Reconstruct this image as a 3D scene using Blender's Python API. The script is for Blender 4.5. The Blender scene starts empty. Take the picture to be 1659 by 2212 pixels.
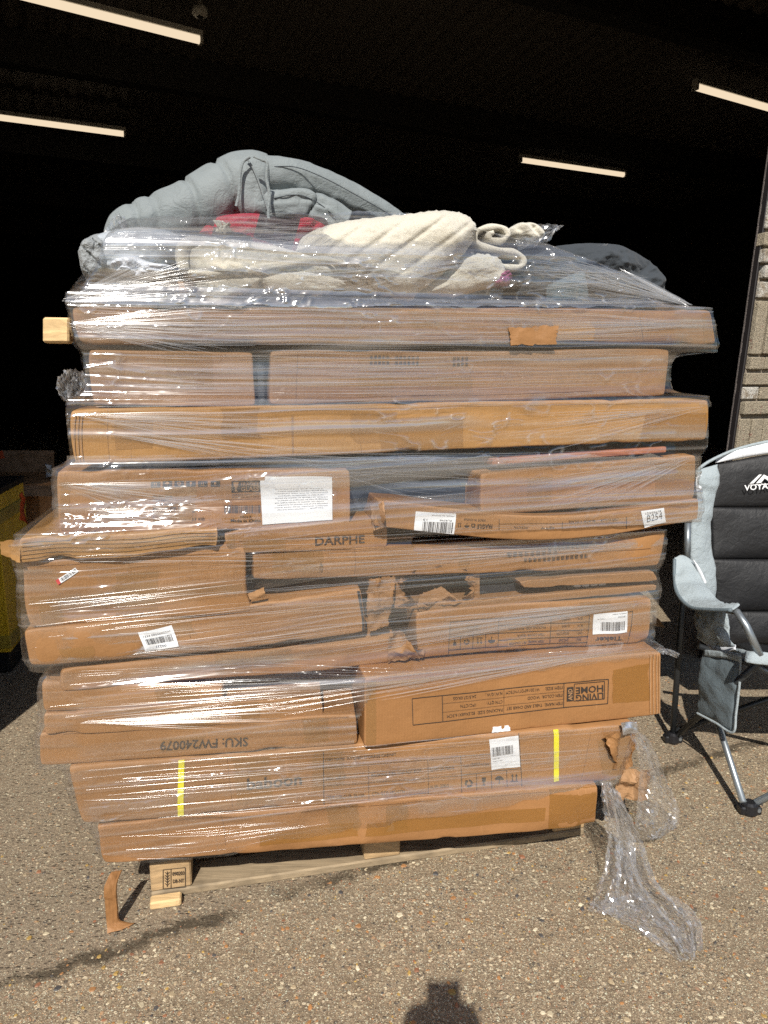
import bpy, math, random
import numpy as np
from mathutils import Vector

rad = math.radians
rng = np.random.default_rng(7)
random.seed(7)
SC = bpy.context.scene
COL = SC.collection

# ------------------------------------------------------------------ camera, sky, sun, exposure
CAM_H, PITCH, FPX, WPX, HPX = 1.30, rad(10.6), 1534.0, 1659.0, 2212.0
cd = bpy.data.cameras.new('camera'); cam = bpy.data.objects.new('camera', cd); COL.objects.link(cam)
cam.location = (0, 0, CAM_H); cam.rotation_euler = (math.pi/2 - PITCH, 0, 0)
cd.sensor_fit = 'HORIZONTAL'; cd.sensor_width = 36; cd.lens = 36*FPX/WPX
cd.clip_start = 0.02; cd.clip_end = 500
SC.camera = cam
SUN_EL, SUN_AZ = rad(44), rad(5)          # light travels into the scene, 5 degrees to the right
W = bpy.data.worlds.new('World'); SC.world = W; W.use_nodes = True
wn = W.node_tree.nodes; sky = wn.new('ShaderNodeTexSky'); sky.sky_type = 'NISHITA'; sky.sun_disc = False
sky.sun_elevation = SUN_EL; sky.sun_rotation = math.pi + SUN_AZ
wn['Background'].inputs['Strength'].default_value = 0.07
W.node_tree.links.new(sky.outputs[0], wn['Background'].inputs['Color'])
W.cycles.sampling_method = 'NONE'           # smooth sky: every light sample goes to the sun
sd = bpy.data.lights.new('sun', 'SUN'); sun = bpy.data.objects.new('sun', sd); COL.objects.link(sun)
sd.energy = 4.2; sd.angle = rad(0.53); sd.color = (1.0, 0.95, 0.87)
LDIR = Vector((math.sin(SUN_AZ)*math.cos(SUN_EL), math.cos(SUN_AZ)*math.cos(SUN_EL), -math.sin(SUN_EL)))
sun.rotation_euler = LDIR.to_track_quat('-Z', 'Y').to_euler(); sun.location = (-1, -6, 8)
SC.view_settings.view_transform = 'Standard'; SC.view_settings.look = 'None'
SC.view_settings.exposure = 0.40; SC.view_settings.gamma = 1.0; SC.view_settings.use_curve_mapping = False
SC.render.engine = 'CYCLES'
SC.cycles.max_bounces = 6; SC.cycles.transparent_max_bounces = 40; SC.cycles.glossy_bounces = 2
SC.cycles.diffuse_bounces = 2; SC.cycles.use_denoising = False; SC.cycles.adaptive_threshold = .02; SC.cycles.sample_clamp_indirect = .8
SC.cycles.caustics_reflective = False; SC.cycles.caustics_refractive = False

# ------------------------------------------------------------------ geometry of the view (survey of the photograph)
A = np.array
def ray(x, y):
    r = x - WPX/2; d = y - HPX/2
    return A([r, FPX*math.cos(PITCH) - d*math.sin(PITCH), -(FPX*math.sin(PITCH) + d*math.cos(PITCH))])
ROT = rad(12.6)
U = A([math.cos(ROT), math.sin(ROT), 0.]); N = A([math.sin(ROT), -math.cos(ROT), 0.])
P0 = A([-.5895, 1.589, 0.]); CO = A([0, 0, CAM_H]); ZV = A([0, 0, 1.])
def pl(x, y, o=0.):                        # point of the load's front plane, o metres out from the pallet's edge
    r = ray(x, y); q = P0 + N*o
    return CO + r*(np.dot(q - CO, N)/np.dot(r, N))
def gd(x, y, z=0.):                        # point of the ground
    r = ray(x, y); return CO + r*((z - CAM_H)/r[2])
def at(x, y, Y):                           # point at distance Y
    r = ray(x, y); return CO + r*(Y/r[1])
def fr(u, o, z):                           # load frame -> world
    return P0 + U*u + N*o + ZV*z
def proj(p):
    p = np.asarray(p, float) - CO
    f = p[..., 1]*math.cos(PITCH) - p[..., 2]*math.sin(PITCH)
    d = -p[..., 1]*math.sin(PITCH) - p[..., 2]*math.cos(PITCH)
    return np.stack([WPX/2 + FPX*p[..., 0]/f, HPX/2 + FPX*d/f], -1)

def _h(i, j, k, s):
    n = (i*374761393 + j*668265263 + k*1274126177 + s*974634777) & 0xffffffff
    n = ((n ^ (n >> 13))*1274126177) & 0xffffffff
    n = n ^ (n >> 16)
    return (n & 0xffff)/32767.5 - 1
def vn(p, s=0):
    p = np.asarray(p, float); q = np.floor(p); f = p - q; f = f*f*(3 - 2*f); q = q.astype(np.int64)
    i, j, k = q[..., 0], q[..., 1], q[..., 2]; r = 0
    for a in (0, 1):
        for b in (0, 1):
            for c in (0, 1):
                w = (f[..., 0] if a else 1-f[..., 0])*(f[..., 1] if b else 1-f[..., 1])*(f[..., 2] if c else 1-f[..., 2])
                r = r + w*_h(i+a, j+b, k+c, s)
    return r
def fbm(p, s=0, o=3):
    r = 0; a = 1
    for t in range(o): r = r + a*vn(np.asarray(p)*2**t, s+t*17); a *= .5
    return r
def ridge(p, s=0): return 1 - np.abs(vn(p, s))*2

# ------------------------------------------------------------------ materials
class NT:
    def __init__(s, name):
        s.m = bpy.data.materials.new(name); s.m.use_nodes = True; s.t = s.m.node_tree; s.n = s.t.nodes
        s.b = s.n['Principled BSDF']; s.out = s.n['Material Output']
    def new(s, typ, **kw):
        n = s.n.new('ShaderNode'+typ)
        for k, v in kw.items():
            if hasattr(n, k) and not k[0].isupper(): setattr(n, k, v)
            else: n.inputs[k.replace('_', ' ')].default_value = v
        return n
    def L(s, a, b): s.t.links.new(a, b)
    def coord(s, kind='Object', scale=(1, 1, 1), rot=(0, 0, 0)):
        c = s.new('TexCoord'); m = s.new('Mapping'); m.inputs['Scale'].default_value = scale; m.inputs['Rotation'].default_value = rot
        s.L(c.outputs[kind], m.inputs[0]); return m.outputs[0]
    def noise(s, vec, scale, detail=3, rough=.55, dist=0.):
        n = s.new('TexNoise'); n.inputs['Scale'].default_value = scale; n.inputs['Detail'].default_value = detail
        n.inputs['Roughness'].default_value = rough; n.inputs['Distortion'].default_value = dist
        if vec is not None: s.L(vec, n.inputs['Vector'])
        return n.outputs['Fac']
    def ramp(s, fac, stops, interp='LINEAR'):
        r = s.new('ValToRGB'); e = r.color_ramp; e.interpolation = interp
        while len(e.elements) < len(stops): e.elements.new(.5)
        for el, (p, c) in zip(e.elements, stops):
            el.position = p; el.color = (c, c, c, 1) if isinstance(c, (int, float)) else (*c, 1)
        s.L(fac, r.inputs[0]); return r.outputs[0]
    def mix(s, fac, a, b, mode='MIX'):
        m = s.new('Mix', data_type='RGBA', blend_type=mode)
        for sock, v in ((m.inputs[0], fac), (m.inputs[6], a), (m.inputs[7], b)):
            if hasattr(v, 'links'): s.L(v, sock)
            elif isinstance(v, (int, float)): sock.default_value = v if sock.name == 'Factor' else (v, v, v, 1)
            else: sock.default_value = (*v, 1)
        return m.outputs[2]
    def math(s, op, a, b=0.):
        m = s.new('Math', operation=op)
        for i, v in enumerate((a, b)):
            if hasattr(v, 'links'): s.L(v, m.inputs[i])
            else: m.inputs[i].default_value = v
        return m.outputs[0]
    def bump(s, h, dist, strength=1.):
        b = s.new('Bump'); b.inputs['Distance'].default_value = dist; b.inputs['Strength'].default_value = strength
        s.L(h, b.inputs['Height']); return b.outputs[0]
    def col(s, v):
        if hasattr(v, 'links'): s.L(v, s.b.inputs['Base Color'])
        else: s.b.inputs['Base Color'].default_value = (*v, 1)
    def rough(s, v):
        if hasattr(v, 'links'): s.L(v, s.b.inputs['Roughness'])
        else: s.b.inputs['Roughness'].default_value = v
    def normal(s, v): s.L(v, s.b.inputs['Normal'])

def plain(name, c, r=.6, metal=0., spec=.5):
    t = NT(name); t.col(c); t.rough(r); t.b.inputs['Metallic'].default_value = metal
    t.b.inputs['Specular IOR Level'].default_value = spec; return t.m

def cardboard(name, base, warm=0.):
    t = NT(name); uv = t.coord('UV'); ob = t.coord('Object')
    base = A(base)
    big = t.noise(ob, 2.6, 4, .6); sc = t.noise(t.coord('UV', (3, 26, 1)), 5, 4, .7)
    c = t.mix(t.ramp(big, [(.32, 0.), (.68, 1.)]), tuple(base*.84), tuple(base*1.08))
    c = t.mix(t.ramp(sc, [(.56, 0.), (.74, .28)]), c, tuple(base*A([1.18, 1.24, 1.4])))
    dirt = t.noise(ob, 17, 6, .72)
    c = t.mix(t.ramp(dirt, [(.54, 0.), (.76, .5)]), c, tuple(base*.66))
    scr = t.noise(t.coord('UV', (60, 4, 1), (0, 0, .5)), 3, 3, .6, 1.)
    c = t.mix(t.ramp(scr, [(.66, 0.), (.72, .35)]), c, tuple(np.clip(base*1.45+.03, 0, 1)))
    fine = t.noise(ob, 520, 2, .5)
    c = t.mix(t.ramp(fine, [(.3, .12), (.6, 0.)]), c, tuple(base*.6))
    geo = t.new('NewGeometry')
    wear = t.ramp(geo.outputs['Pointiness'], [(.515, 0.), (.57, .8)])
    c = t.mix(t.math('MULTIPLY', wear, t.ramp(dirt, [(.38, .15), (.58, 1.)])), c, tuple(np.clip(base*1.5 + .06, 0, 1)))
    t.col(c); t.rough(.58); t.b.inputs['Specular IOR Level'].default_value = .35
    w = t.new('TexWave', wave_type='BANDS', bands_direction='X'); w.inputs['Scale'].default_value = 44; w.inputs['Distortion'].default_value = .8
    t.L(uv, w.inputs[0])
    h = t.math('ADD', t.math('MULTIPLY', w.outputs['Fac'], .05), t.math('MULTIPLY', t.noise(ob, 20, 5, .62), 1.))
    t.normal(t.bump(h, .0045, .7)); return t.m

def film_mat(name, haze=.05, gloss=0.02, rough=.17):
    t = NT(name); t.n.remove(t.b)
    at_ = t.new('Attribute'); at_.attribute_name = 'Col'; sp = t.new('SeparateColor'); t.L(at_.outputs['Color'], sp.inputs[0]); st = sp.outputs[0]
    lw = t.new('LayerWeight'); lw.inputs['Blend'].default_value = .5
    fres = t.math('ADD', .045, t.math('MULTIPLY', t.math('POWER', lw.outputs['Facing'], 4.), .35))
    fac = t.math('ADD', t.math('ADD', fres, gloss), t.math('MULTIPLY', st, .26))
    tr = t.new('BsdfTransparent'); gl = t.new('BsdfGlossy'); gl.inputs['Roughness'].default_value = rough; gl.inputs['Color'].default_value = (1, 1, 1, 1)
    di = t.new('BsdfDiffuse'); di.inputs['Color'].default_value = (.85, .86, .88, 1)
    tl = t.new('BsdfTranslucent'); tl.inputs['Color'].default_value = (.8, .82, .85, 1)
    m0 = t.new('MixShader'); m0.inputs[0].default_value = .25; t.L(di.outputs[0], m0.inputs[1]); t.L(tl.outputs[0], m0.inputs[2])
    m1 = t.new('MixShader'); t.L(t.math('ADD', t.math('MULTIPLY', st, haze*3.6), haze*.10), m1.inputs[0])
    t.L(tr.outputs[0], m1.inputs[1]); t.L(m0.outputs[0], m1.inputs[2])
    m2 = t.new('MixShader'); t.L(fac, m2.inputs[0]); t.L(m1.outputs[0], m2.inputs[1]); t.L(gl.outputs[0], m2.inputs[2])
    t.L(m2.outputs[0], t.out.inputs['Surface'])
    return t.m

def crease_mat(name):
    t = NT(name); t.n.remove(t.b)
    tr = t.new('BsdfTransparent'); gl = t.new('BsdfGlossy'); gl.inputs['Roughness'].default_value = .2
    di = t.new('BsdfDiffuse'); di.inputs['Color'].default_value = (.85, .86, .88, 1)
    a = t.new('MixShader'); a.inputs[0].default_value = .09; t.L(tr.outputs[0], a.inputs[1]); t.L(di.outputs[0], a.inputs[2])
    b = t.new('MixShader'); b.inputs[0].default_value = .13; t.L(a.outputs[0], b.inputs[1]); t.L(gl.outputs[0], b.inputs[2])
    t.L(b.outputs[0], t.out.inputs['Surface']); return t.m

def tape_mat(name, c):
    t = NT(name); t.col(c); t.rough(.22); t.b.inputs['Alpha'].default_value = .5
    t.normal(t.bump(t.noise(t.coord('Object'), 60, 3), .002, .5)); return t.m

def wood(name, base, axis=0, dark=.6):
    t = NT(name); sc = [14, 14, 14]; sc[axis] = 1.2
    v = t.coord('Object', tuple(sc)); base = A(base)
    g = t.noise(v, 5, 5, .6, .6); c = t.mix(t.ramp(g, [(.35, 0.), (.65, 1.)]), tuple(base*.75), tuple(base*1.12))
    d = t.noise(t.coord('Object'), 6, 4, .65); c = t.mix(t.ramp(d, [(.5, 0.), (.75, .8)]), c, tuple(base*dark))
    t.col(c); t.rough(.8); t.normal(t.bump(g, .003, .8)); return t.m

def fabric(name, base, var=.12, bump=.002, weave=700, rough=.85, wr=9., sheen=.1, wv=.15):
    t = NT(name); ob = t.coord('Object'); base = A(base)
    n = t.noise(ob, wr, 4, .6)
    c = t.mix(n, tuple(base*(1-var)), tuple(np.clip(base*(1+var), 0, 1)))
    f = t.noise(ob, weave, 2, .6); c = t.mix(t.ramp(f, [(.35, .25), (.6, 0.)]), c, tuple(base*.6))
    t.col(c); t.rough(rough); t.b.inputs['Sheen Weight'].default_value = sheen
    h = t.math('ADD', t.math('MULTIPLY', t.noise(ob, wr*3, 4, .6, .6), 1.), t.math('MULTIPLY', f, wv))
    t.normal(t.bump(h, bump*4, .7)); return t.m

M = {}
K1 = (.46, .255, .115); 
M['card'] = cardboard('cardboard', (0.313, 0.156, 0.059))
M['card_pale'] = cardboard('cardboard_pale', (0.392, 0.222, 0.107))
M['card_orange'] = cardboard('cardboard_orange', (0.329, 0.159, 0.059))
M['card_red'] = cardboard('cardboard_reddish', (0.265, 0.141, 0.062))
M['card_yellow'] = cardboard('cardboard_yellowish', (0.365, 0.191, 0.062))
M['card_in'] = cardboard('cardboard_inside', (0.396, 0.230, 0.124))
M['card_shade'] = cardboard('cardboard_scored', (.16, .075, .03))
M['ink'] = plain('print_ink', (.035, .026, .02), .7)
M['paper'] = plain('label_paper', (.80, .82, .84), .55)
M['paper_ink'] = plain('label_ink', (.03, .03, .035), .7)
M['tape'] = tape_mat('parcel_tape', (.33, .155, .035))
M['tape_clear'] = tape_mat('pale_parcel_tape', (.36, .195, .075))
M['strap'] = plain('yellow_strap', (.80, .72, .02), .45)
M['film'] = film_mat('stretch_film', .036, .014, .11)
M['film2'] = film_mat('stretch_film_thick', .048, .03, .12)
M['film_loose'] = film_mat('stretch_film_loose', .058, .025, .17)
M['crease'] = crease_mat('stretch_film_crease')
M['wood'] = wood('pallet_wood', (.46, .31, .16))
M['wood_grey'] = wood('pallet_wood_grey', (.20, .165, .125))
M['wood_pale'] = wood('pallet_wood_worn', (.33, .25, .155), 0, .25)
M['wood_new'] = wood('fresh_timber', (.72, .50, .25))
M['red_board'] = wood('reddish_board', (.33, .115, .055))
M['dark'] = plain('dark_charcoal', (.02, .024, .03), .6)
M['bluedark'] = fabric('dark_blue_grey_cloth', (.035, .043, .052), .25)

# ------------------------------------------------------------------ object helpers
def mk(name, V, F, mat, parent=None, smooth=False, uv=None, label=None, cat=None, group=None, kind=None, base=None, colors=None):
    V = np.asarray(V, float)
    if parent is None:
        if base is None: base = A([(V[:, 0].min()+V[:, 0].max())/2, (V[:, 1].min()+V[:, 1].max())/2, V[:, 2].min()])
        L = base
    else: L = A(parent['_b'][:])
    me = bpy.data.meshes.new(name)
    if isinstance(F, list): me.from_pydata((V - L).tolist(), [], F)
    else:
        F = np.asarray(F, np.int32); nf, k_ = F.shape; me.vertices.add(len(V)); me.vertices.foreach_set('co', (V-L).astype(np.float32).ravel())
        me.loops.add(nf*k_); me.loops.foreach_set('vertex_index', F.ravel()); me.polygons.add(nf); me.polygons.foreach_set('loop_start', np.arange(0, nf*k_, k_, dtype=np.int32))
        me.update(calc_edges=True)
    if smooth: me.polygons.foreach_set('use_smooth', [True]*len(me.polygons))
    if uv is not None:
        ul = me.uv_layers.new(name='UVMap'); li = np.empty(len(me.loops), int); me.loops.foreach_get('vertex_index', li)
        ul.data.foreach_set('uv', np.asarray(uv, float)[li].ravel())
    if colors is not None:
        ca = me.color_attributes.new('Col', 'FLOAT_COLOR', 'POINT'); ca.data.foreach_set('color', np.asarray(colors, float).ravel())
    me.materials.append(M[mat] if isinstance(mat, str) else mat)
    me.update()
    o = bpy.data.objects.new(name, me); COL.objects.link(o)
    if parent is None: o.location = L
    else: o.parent = parent
    o['_b'] = [float(x) for x in L]
    tag(o, label, cat, group, kind); return o
def tag(o, label=None, cat=None, group=None, kind=None):
    for k, v in (('label', label), ('category', cat), ('group', group), ('kind', kind)):
        if v: o[k] = v
    return o
def empty(name, loc, label=None, cat=None, group=None, kind=None):
    o = bpy.data.objects.new(name, None); COL.objects.link(o); o.location = loc; o.empty_display_size = .1
    o['_b'] = [float(x) for x in loc]; return tag(o, label, cat, group, kind)

def gridF(nu, nv, off=0, wrap=False):
    F = []
    for j in range(nv-1):
        for i in range(nu if wrap else nu-1):
            a = j*nu + i; b = j*nu + (i+1) % nu
            F.append((off+a, off+b, off+b+nu, off+a+nu))
    return F
class MB:                                   # collects several pieces into one mesh
    def __init__(s): s.V = []; s.F = []; s.n = 0
    def add(s, V, F):
        V = np.asarray(V, float); s.V.append(V); s.F += [tuple(i+s.n for i in f) for f in F]; s.n += len(V); return s
    def build(s, name, mat, parent=None, **k): return mk(name, np.concatenate(s.V), s.F, mat, parent, **k)
def boxVF(c8):                              # 8 corners: bottom 4 (ccw) then top 4
    return c8, [(3, 2, 1, 0), (4, 5, 6, 7), (0, 1, 5, 4), (1, 2, 6, 5), (2, 3, 7, 6), (3, 0, 4, 7)]
def obox(o, ax, ay, az):                    # box from corner o and three edge vectors, chamfered a little
    o, ax, ay, az = map(A, (o, ax, ay, az)); L = [np.linalg.norm(v) for v in (ax, ay, az)]
    r = min(.004, .18*min(L)); V = []; F = []
    u = [ax/L[0], ay/L[1], az/L[2]]
    sg = [(i, j, k) for k in (0, 1) for j in (0, 1) for i in (0, 1)]
    idx = {}
    for s3 in sg:
        for d in range(3):
            p = A(o, dtype=float)
            for m in range(3):
                off = (0 if m == d else r)
                p = p + u[m]*(off if s3[m] == 0 else L[m]-off)
            idx[(s3, d)] = len(V); V.append(p)
    for d in range(3):
        e, f = [m for m in range(3) if m != d]
        for sd_ in (0, 1):
            q = []
            for a, b in ((0, 0), (1, 0), (1, 1), (0, 1)):
                s3 = [0, 0, 0]; s3[d] = sd_; s3[e] = a; s3[f] = b; q.append(idx[(tuple(s3), d)])
            F.append(tuple(q if (sd_ == 1) ^ (d == 1) else q[::-1]))
    for d in range(3):
        e, f = [m for m in range(3) if m != d]
        for a in (0, 1):
            for b in (0, 1):
                s0 = [0]*3; s0[e] = a; s0[f] = b; s1 = list(s0); s1[d] = 1
                F.append((idx[(tuple(s0), e)], idx[(tuple(s1), e)], idx[(tuple(s1), f)], idx[(tuple(s0), f)]))
    for s3 in sg: F.append((idx[(s3, 0)], idx[(s3, 1)], idx[(s3, 2)]))
    return np.array(V), F
def tube(pts, rads, seg=12, cap=True):
    pts = np.asarray(pts, float); n = len(pts); rads = np.full(n, rads) if np.isscalar(rads) else np.asarray(rads)
    V = []; F = []
    T = np.gradient(pts, axis=0); T /= np.linalg.norm(T, axis=1)[:, None]
    up = A([0, 0, 1.]) if abs(T[0][2]) < .9 else A([1., 0, 0])
    b = np.cross(T[0], up); b /= np.linalg.norm(b)
    for i in range(n):
        b = b - T[i]*np.dot(b, T[i]); b /= np.linalg.norm(b); c = np.cross(T[i], b)
        for k in range(seg):
            a = 2*math.pi*k/seg; V.append(pts[i] + rads[i]*(math.cos(a)*b + math.sin(a)*c))
    F = gridF(seg, n, 0, True)
    if cap: F += [tuple(range(seg))[::-1], tuple(range((n-1)*seg, n*seg))]
    return np.array(V), F
def smooth_path(p, n=24):
    p = np.asarray(p, float); t = np.linspace(0, len(p)-1, n); out = []
    for x in t:
        i = min(int(x), len(p)-2); f = x-i
        a, b, c, d = p[max(i-1, 0)], p[i], p[i+1], p[min(i+2, len(p)-1)]
        out.append(.5*((2*b) + (c-a)*f + (2*a-5*b+4*c-d)*f*f + (-a+3*b-3*c+d)*f**3))
    return np.array(out)

# ------------------------------------------------------------------ cartons
class Carton:
    def __init__(s, name, label, quad, oo, depth, mat, seed, r=.007, amp=.003, dents=.004, bow=None, cat='box', group='cartons stacked on the pallet', back=0., res=.016):
        oL, oR = oo; s.o = (oL+oR)/2; s.seed = seed
        TL, TR, BR, BL = [pl(*p, o) for p, o in zip(quad, (oL, oR, oR, oL))]
        s.c = A([TL, TR, BR, BL]); s.L = (np.linalg.norm(TR-TL)+np.linalg.norm(BR-BL))/2; s.H = (np.linalg.norm(TL-BL)+np.linalg.norm(TR-BR))/2
        e = (TR-TL)/np.linalg.norm(TR-TL); e[2] = 0; e /= np.linalg.norm(e)
        s.n = A([e[1], -e[0], 0]); s.D = depth; s.r = min(r*.5, s.H*.2); s.amp = amp; s.dents = dents; s.bow = bow
        zmin = min(BL[2], BR[2])
        ctr = (BL+BR)/2 - s.n*depth/2; ctr[2] = zmin
        xs = s.lines(s.L, res); zs = s.lines(s.H, min(res, s.H/5)); ys = s.lines(depth, .08)
        nx, nz, ny = len(xs), len(zs), len(ys); key = {}; P = []
        def vid(i, j, k):
            t = (i, j, k)
            if t not in key: key[t] = len(P); P.append((xs[i], ys[j], zs[k]))
            return key[t]
        F = []
        for i in range(nx-1):
            for k in range(nz-1):
                F.append((vid(i, 0, k), vid(i+1, 0, k), vid(i+1, 0, k+1), vid(i, 0, k+1)))
                F.append((vid(i+1, ny-1, k), vid(i, ny-1, k), vid(i, ny-1, k+1), vid(i+1, ny-1, k+1)))
        for i in range(nx-1):
            for j in range(ny-1):
                F.append((vid(i, j, nz-1), vid(i+1, j, nz-1), vid(i+1, j+1, nz-1), vid(i, j+1, nz-1)))
                F.append((vid(i+1, j, 0), vid(i, j, 0), vid(i, j+1, 0), vid(i+1, j+1, 0)))
        for j in range(ny-1):
            for k in range(nz-1):
                F.append((vid(0, j+1, k), vid(0, j, k), vid(0, j, k+1), vid(0, j+1, k+1)))
                F.append((vid(nx-1, j, k), vid(nx-1, j+1, k), vid(nx-1, j+1, k+1), vid(nx-1, j, k+1)))
        P = np.array(P); V = s.world(P)
        uv = np.stack([P[:, 0] + P[:, 1]*.7, P[:, 2] + P[:, 1]*.4], -1) + seed*.37
        s.ob = mk(name, V, F, mat, None, True, uv, label, cat, group, base=ctr)
    @staticmethod
    def lines(L, step):
        n = max(2, int(L/step)); a = np.linspace(0, L, n+1)
        r = min(.007, L*.2); return np.unique(np.round(np.concatenate([a[(a > 1.6*r) & (a < L-1.6*r)], [0, r*.35, r, L-r, L-r*.35, L]]), 5))
    def world(s, P):
        P = np.asarray(P, float); L3 = A([s.L, s.D, s.H]); r = s.r
        C = np.clip(P, r, L3-r); d = P - C; ln = np.linalg.norm(d, axis=1); ln[ln == 0] = 1
        Q = C + d/ln[:, None]*r*(np.abs(d).max(1) > 0)[:, None]
        a = Q[:, 0]/s.L; b = Q[:, 2]/s.H; y = Q[:, 1]
        TL, TR, BR, BL = s.c
        top = TL + (TR-TL)*a[:, None]; bot = BL + (BR-BL)*a[:, None]
        W_ = bot + (top-bot)*b[:, None] - s.n*y[:, None]
        nz = np.stack([Q[:, 0]*5, y*5, Q[:, 2]*5], -1) + s.seed*13.1
        k = np.minimum(1, np.minimum(a*s.L, (1-a)*s.L)/.04)*np.minimum(1, np.minimum(b*s.H, (1-b)*s.H)/.02)
        bul = s.amp*fbm(nz, s.seed) + s.dents*np.minimum(0, vn(nz*2.3, s.seed+5)+.25)*2
        W_ = W_ + s.n[None]*(bul*(.25+.75*np.clip(k, 0, 1)))[:, None]
        # sagging and crushed top and bottom edges and ends
        W_[:, 2] += s.amp*1.1*vn(nz*np.array([.5, .4, .1])+4, s.seed+9) + .0012*vn(nz*5, s.seed+11)
        # knocks along the edges
        eg = np.exp(-(np.minimum(b, 1-b)*s.H/.012)**2); kn = np.maximum(0, vn(nz*np.array([2.6, .3, .3])+2, s.seed+21)-.35)
        W_[:, 2] += np.where(b > .5, -1, 1)*eg*kn*.012; W_ -= s.n[None]*(eg*kn*.010*np.exp(-(y/.03)**2))[:, None]
        ce = np.exp(-(np.minimum(a, 1-a)*s.L/.018)**2)*eg*np.exp(-(y/.05)**2)
        W_[:, 2] += np.where(b > .5, -1, 1)*ce*.0025; W_ += U[None]*(np.where(a > .5, -1, 1)*ce*.002)[:, None]
        W_ += U[None]*(s.amp*1.2*vn(nz*np.array([.2, .9, 2.5])+8, s.seed+12))[:, None]
        if s.bow is not None: W_[:, 2] += s.bow(a)
        return W_
    def S(s, a, b, eps=.0015):
        a = np.asarray(a, float); P = np.stack([a*s.L, np.zeros_like(a), np.asarray(b, float)*s.H], -1)
        return s.world(P) + s.n*eps
    def ab(s, px):                          # photograph point -> face coordinates
        px = np.asarray(px, float); out = []
        TL, TR, BR, BL = s.c; m = s.n
        for x, y in px:
            r = ray(x, y); q = CO + r*(np.dot(BL-CO, m)/np.dot(r, m)); a = b = .5
            for _ in range(6):
                b0 = BL + (BR-BL)*a; t0 = TL + (TR-TL)*a; bw = s.bow(A([a]))[0] if s.bow is not None else 0
                p = b0 + (t0-b0)*b + ZV*bw; e = q-p
                du = (BR-BL)*(1-b) + (TR-TL)*b; dv = t0-b0
                a += np.dot(e, du)/np.dot(du, du); b += np.dot(e, dv)/np.dot(dv, dv)
            out.append((a, b))
        return np.array(out)
    def patch(s, name, quad, mat, parent=None, eps=.0012, nu=8, nv=5, ragged=0., **k):
        q = s.ab(quad); u, v = np.meshgrid(np.linspace(0, 1, nu), np.linspace(0, 1, nv)); u, v = u.ravel(), v.ravel()
        ab = q[3]*((1-u)*(1-v))[:, None] + q[2]*(u*(1-v))[:, None] + q[1]*(u*v)[:, None] + q[0]*((1-u)*v)[:, None]
        ab = np.clip(ab, .003, .997)
        if ragged: ab = np.clip(ab + ragged*rng.normal(size=ab.shape), .003, .997)
        V = s.S(ab[:, 0], ab[:, 1], eps); F = gridF(nu, nv)
        return mk(name, V, F, mat, parent or s.ob, True, uv=np.stack([u*.2, v*.2], -1), **k)
    def decorate(s):
        r = random.Random(s.seed*7+1); TL, TR, BR, BL = proj(s.c)
        f = lambda a, b: (TL*(1-a)+TR*a)*b + (BL*(1-a)+BR*a)*(1-b)
        for _ in range(int(s.L*2.2)):
            a = r.uniform(.04, .96); w = r.uniform(.6, 1.1)/abs(TR[0]-TL[0]); b0 = r.choice((.02, .02, r.uniform(.2, .5))); b1 = r.choice((.98, .98, r.uniform(.5, .9))); d = r.uniform(-.006, .006)
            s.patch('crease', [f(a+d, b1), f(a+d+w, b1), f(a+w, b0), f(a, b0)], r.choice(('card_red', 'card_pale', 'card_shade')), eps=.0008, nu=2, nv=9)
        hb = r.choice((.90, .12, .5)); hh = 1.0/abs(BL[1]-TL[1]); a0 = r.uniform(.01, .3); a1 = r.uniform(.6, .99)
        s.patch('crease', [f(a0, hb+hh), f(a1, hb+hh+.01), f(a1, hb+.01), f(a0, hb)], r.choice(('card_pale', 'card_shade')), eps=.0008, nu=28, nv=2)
        for _ in range(2 if s.L > .4 else 1):
            a = r.uniform(.03, .85); w = r.uniform(.05, .11)/s.L*1.0; b0 = r.uniform(-.1, .4); b1 = b0+r.uniform(.4, .9)
            s.patch('tape', [f(a, min(b1, .98)), f(a+w, min(b1, .98)), f(a+w, max(b0, .02)), f(a, max(b0, .02))], 'tape_clear', eps=.0010, ragged=.003)
    def flat(s, name, polys, mat, parent=None, eps=.0018):   # polys: list of (verts px Nx2, faces)
        mb = MB()
        for v, f in polys:
            ab = np.clip(s.ab(v), .002, .998); mb.add(s.S(ab[:, 0], ab[:, 1], eps), f)
        return mb.build(name, mat, parent or s.ob)

_tc = {}
def glyphs(txt, bold=False):
    if (txt, bold) in _tc: return _tc[(txt, bold)]
    cu = bpy.data.curves.new('t', 'FONT'); cu.body = txt; cu.resolution_u = 2; cu.size = 1.
    if bold: cu.offset = .018
    o = bpy.data.objects.new('t', cu); COL.objects.link(o)
    dg = bpy.context.evaluated_depsgraph_get(); me = bpy.data.meshes.new_from_object(o.evaluated_get(dg))
    V = np.array([v.co[:2] for v in me.vertices]); F = [tuple(p.vertices) for p in me.polygons]
    bpy.data.objects.remove(o); bpy.data.curves.remove(cu); bpy.data.meshes.remove(me)
    V[:, 0] -= V[:, 0].min(); _tc[(txt, bold)] = (V/A([V[:, 0].max(), .70]), F); return _tc[(txt, bold)]
def T(txt, p0, p1, h, bold=False):          # text from p0 to p1 (baseline), cap height h, in photograph units
    V, F = glyphs(txt, bold); p0 = A(p0, dtype=float); d = A(p1, dtype=float)-p0; up = A([0, -h]) if d[0] > 0 else A([0, h])
    return p0 + V[:, :1]*d + V[:, 1:]*up, F
def LN(p, q, w=1.4):
    p = A(p, dtype=float); q = A(q, dtype=float); d = (q-p); L = np.linalg.norm(d); d /= L; m = A([-d[1], d[0]])*w/2; k = max(2, int(L/25)+1)
    V = []; F = []
    for i in range(k):
        c = p + d*L*i/(k-1); V += [c-m, c+m]
        if i: F.append((2*i-2, 2*i, 2*i+1, 2*i-1))
    return A(V), F
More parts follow.
